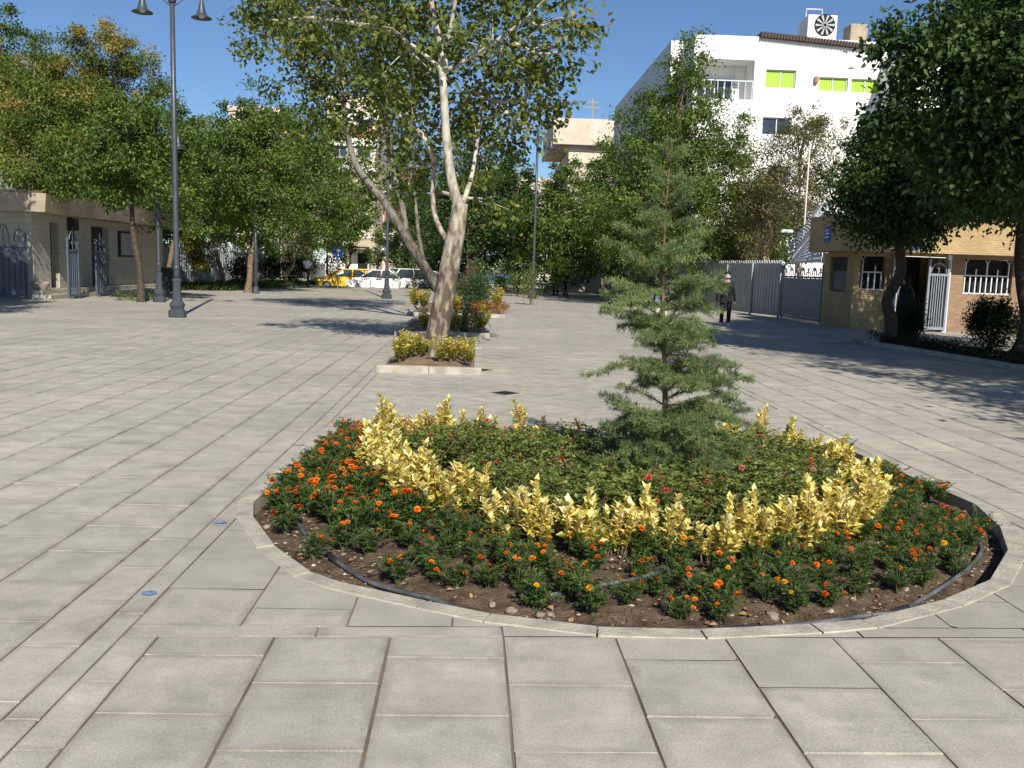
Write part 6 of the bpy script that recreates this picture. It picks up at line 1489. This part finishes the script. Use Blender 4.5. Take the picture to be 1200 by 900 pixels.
    for q in (9, 17):
        fx, fy, fz = V[q]; MB().add([(fx - .045, fy - .07, 0), (fx + .045, fy - .07, 0), (fx + .05, fy + .1, 0), (fx + .03, fy + .2, 0), (fx - .03, fy + .2, 0), (fx - .05, fy + .1, 0), (fx - .04, fy - .06, .11), (fx + .04, fy - .06, .11), (fx + .042, fy + .08, .09), (fx + .025, fy + .18, .05), (fx - .025, fy + .18, .05), (fx - .042, fy + .08, .09)],
            [(5, 4, 3, 2, 1, 0), (6, 7, 8, 9, 10, 11), (0, 1, 7, 6), (1, 2, 8, 7), (2, 3, 9, 8), (3, 4, 10, 9), (4, 5, 11, 10), (5, 0, 6, 11)]).build('shoe', shoe, t, bevel=.012)
    hr = MB(); prof = []
    for i in range(9):
        for j in range(16):
            th = math.pi * .62 * i / 8; a = 2 * math.pi * j / 16; lim = th if math.sin(a) < .3 else min(th, .85)
            prof.append((hx + .1 * math.sin(lim) * math.cos(a), hy - .012 + .115 * math.sin(lim) * math.sin(a), hz + .015 + .108 * math.cos(lim)))
    hr.add(prof, [(i * 16 + j, (i + 1) * 16 + j, (i + 1) * 16 + (j + 1) % 16, i * 16 + (j + 1) % 16) for i in range(8) for j in range(16)]); hr.build('hair', MT['hair'] if not hat else hat, t, smooth=True)
    if hat: MB().add([(hx + .105 * math.cos(a), hy - .01 + .12 * math.sin(a) + (.09 if math.sin(a) > .3 else 0), hz + .055) for a in np.linspace(0, 6.0, 18)] + [(hx + .1 * math.cos(a), hy - .01 + .115 * math.sin(a) + (.085 if math.sin(a) > .3 else 0), hz + .07) for a in np.linspace(0, 6.0, 18)], [tuple(range(18))[::-1], tuple(range(18, 36))] + [(i, (i + 1) % 18, 18 + (i + 1) % 18, 18 + i) for i in range(18)]).build('cap_brim', hat, t)
    if mask: 
        m_ = MB(); W_ = [(hx + .09 * math.sin(a) , hy + .015 + .108 * math.cos(a), z_) for z_ in (hz - .075, hz - .045, hz - .012) for a in np.linspace(-1.25, 1.25, 9)]
        W_ = [(a, b + (.012 if abs(c - hz + .045) < .01 else .0), c) for a, b, c in W_]
        m_.add(W_, [(r0_ * 9 + j, r0_ * 9 + j + 1, r0_ * 9 + 10 + j, r0_ * 9 + 9 + j) for r0_ in range(2) for j in range(8)]); m_.build('face_mask', MT['facemask'], t, smooth=True)
    if bag:
        b_ = MB(); b_.box(.2, .32, -.2, .17, .78, 1.08); b_.build('shoulder_bag', bag, t, bevel=.04); MB().tube([(.26, -.1, 1.07), (.2, -.08, 1.3), (.05, -.02, 1.48), (-.1, .13, 1.3), (-.1, .14, 1.2), (.1, .17, 1.0), (.26, .12, 1.07)], .014, 5).build('bag_strap', bag, t)
    t.scale = (k, k, k); return t
MT['lip'] = mat('lips', (0.32, 0.13, 0.10), 0.5, var=0.05)
MT['facemask'] = mat('face mask cloth', (0.32, 0.42, 0.50), 0.9, var=0.05)
x, y = gp(849, 381); person('man in dark jacket and trousers wearing a face mask and shoulder bag', x, y, R(172), 1.66, MT['olive'], MT['black'], MT['whitecloth'], .1, bag=MT['black'], mask=True)
x, y = gp(774, 387); person('person in pale trousers and white cap mostly hidden behind the cedar', x, y, R(160), 1.80, MT['bluecloth'], MT['beigecloth'], MT['whitecloth'], .2, hat=MT['whitecloth'])
x, y = at(651, 344, 56)[:2]; person('far person in grey shirt standing in the deep shade of trees', x, y, R(30), 1.72, MT['bluecloth'], MT['black'], MT['dkiron'], .05)
x, y = at(662, 344, 57)[:2]; person('far person in dark clothes beside the one in grey shirt', x, y, R(-60), 1.7, MT['olive'], MT['black'], MT['dkiron'], .12)
# woman in a chador
x, y = gp(1058, 397); t = thing('person', 'woman in a long black chador standing at the gatehouse entrance', 'person', (x, y, 0), R(75))
V_ = [(0, 0, .85), (0, .01, 1.1), (0, .01, 1.28), (0, .02, 1.42), (0, .05, 1.53), (0, .05, 1.6), (-.09, 0, .8), (-.09, .03, .45), (-.09, 0, .08), (.09, 0, .8), (.09, .08, .45), (.09, .08, .08), (-.15, .02, 1.34), (-.2, .02, 1.1), (-.1, .16, 1.0), (.15, .02, 1.34), (.2, .02, 1.1), (.1, .17, 1.02)]
sk = skinned(V_, [(0, 1), (1, 2), (2, 3), (3, 4), (4, 5), (0, 6), (6, 7), (7, 8), (0, 9), (9, 10), (10, 11), (2, 12), (12, 13), (13, 14), (2, 15), (15, 16), (16, 17)], [.13, .12, .13, .05, .08, .07, .08, .06, .05, .08, .06, .05, .05, .04, .03, .05, .04, .03])
mb = MB(); mb.v = [tuple(v.co) for v in sk.vertices]; mb.f = [tuple(p.vertices) for p in sk.polygons]; mb.m = [0] * len(mb.f); mb.lathe([(0, -.012), (.013, -.006), (.011, .012), (0, .034)], 0, .145, 1.545, 8); mb.build('body', MT['skin'], t, smooth=True)
for s in (-1, 1): MB().lathe([(0, -.008), (.009, 0), (0, .008)], s * .03, .135, 1.575, 8).build('eye', MT['dark'], t)
mb = MB(); Vc = []; rings = [(.33, .02), (.325, .3), (.30, .6), (.275, .9), (.255, 1.1), (.235, 1.25), (.2, 1.36), (.135, 1.43), (.118, 1.5), (.12, 1.57), (.1, 1.65), (.055, 1.7), (.004, 1.715)]; n_ = 40
for i, (r_, z_) in enumerate(rings):
    for j in range(n_):
        a = 2 * math.pi * j / n_; fold = 1 + (.09 * math.sin(a * 7 + z_ * 1.5) + .05 * math.sin(a * 13 + 1)) * max(0, 1.3 - z_) / 1.3
        yy = r_ * .85 * math.sin(a) * fold + (.02 if z_ > 1.3 else 0); xx = r_ * math.cos(a) * fold * (.95 if z_ < 1.3 else .9)
        if 1.48 < z_ < 1.64 and math.sin(a) > .55: yy = .07
        Vc.append((xx, yy, z_))
mb.add(Vc, [(i * n_ + j, i * n_ + (j + 1) % n_, (i + 1) * n_ + (j + 1) % n_, (i + 1) * n_ + j) for i in range(len(rings) - 1) for j in range(n_)]); mb.build('chador', MT['black'], t, smooth=True)
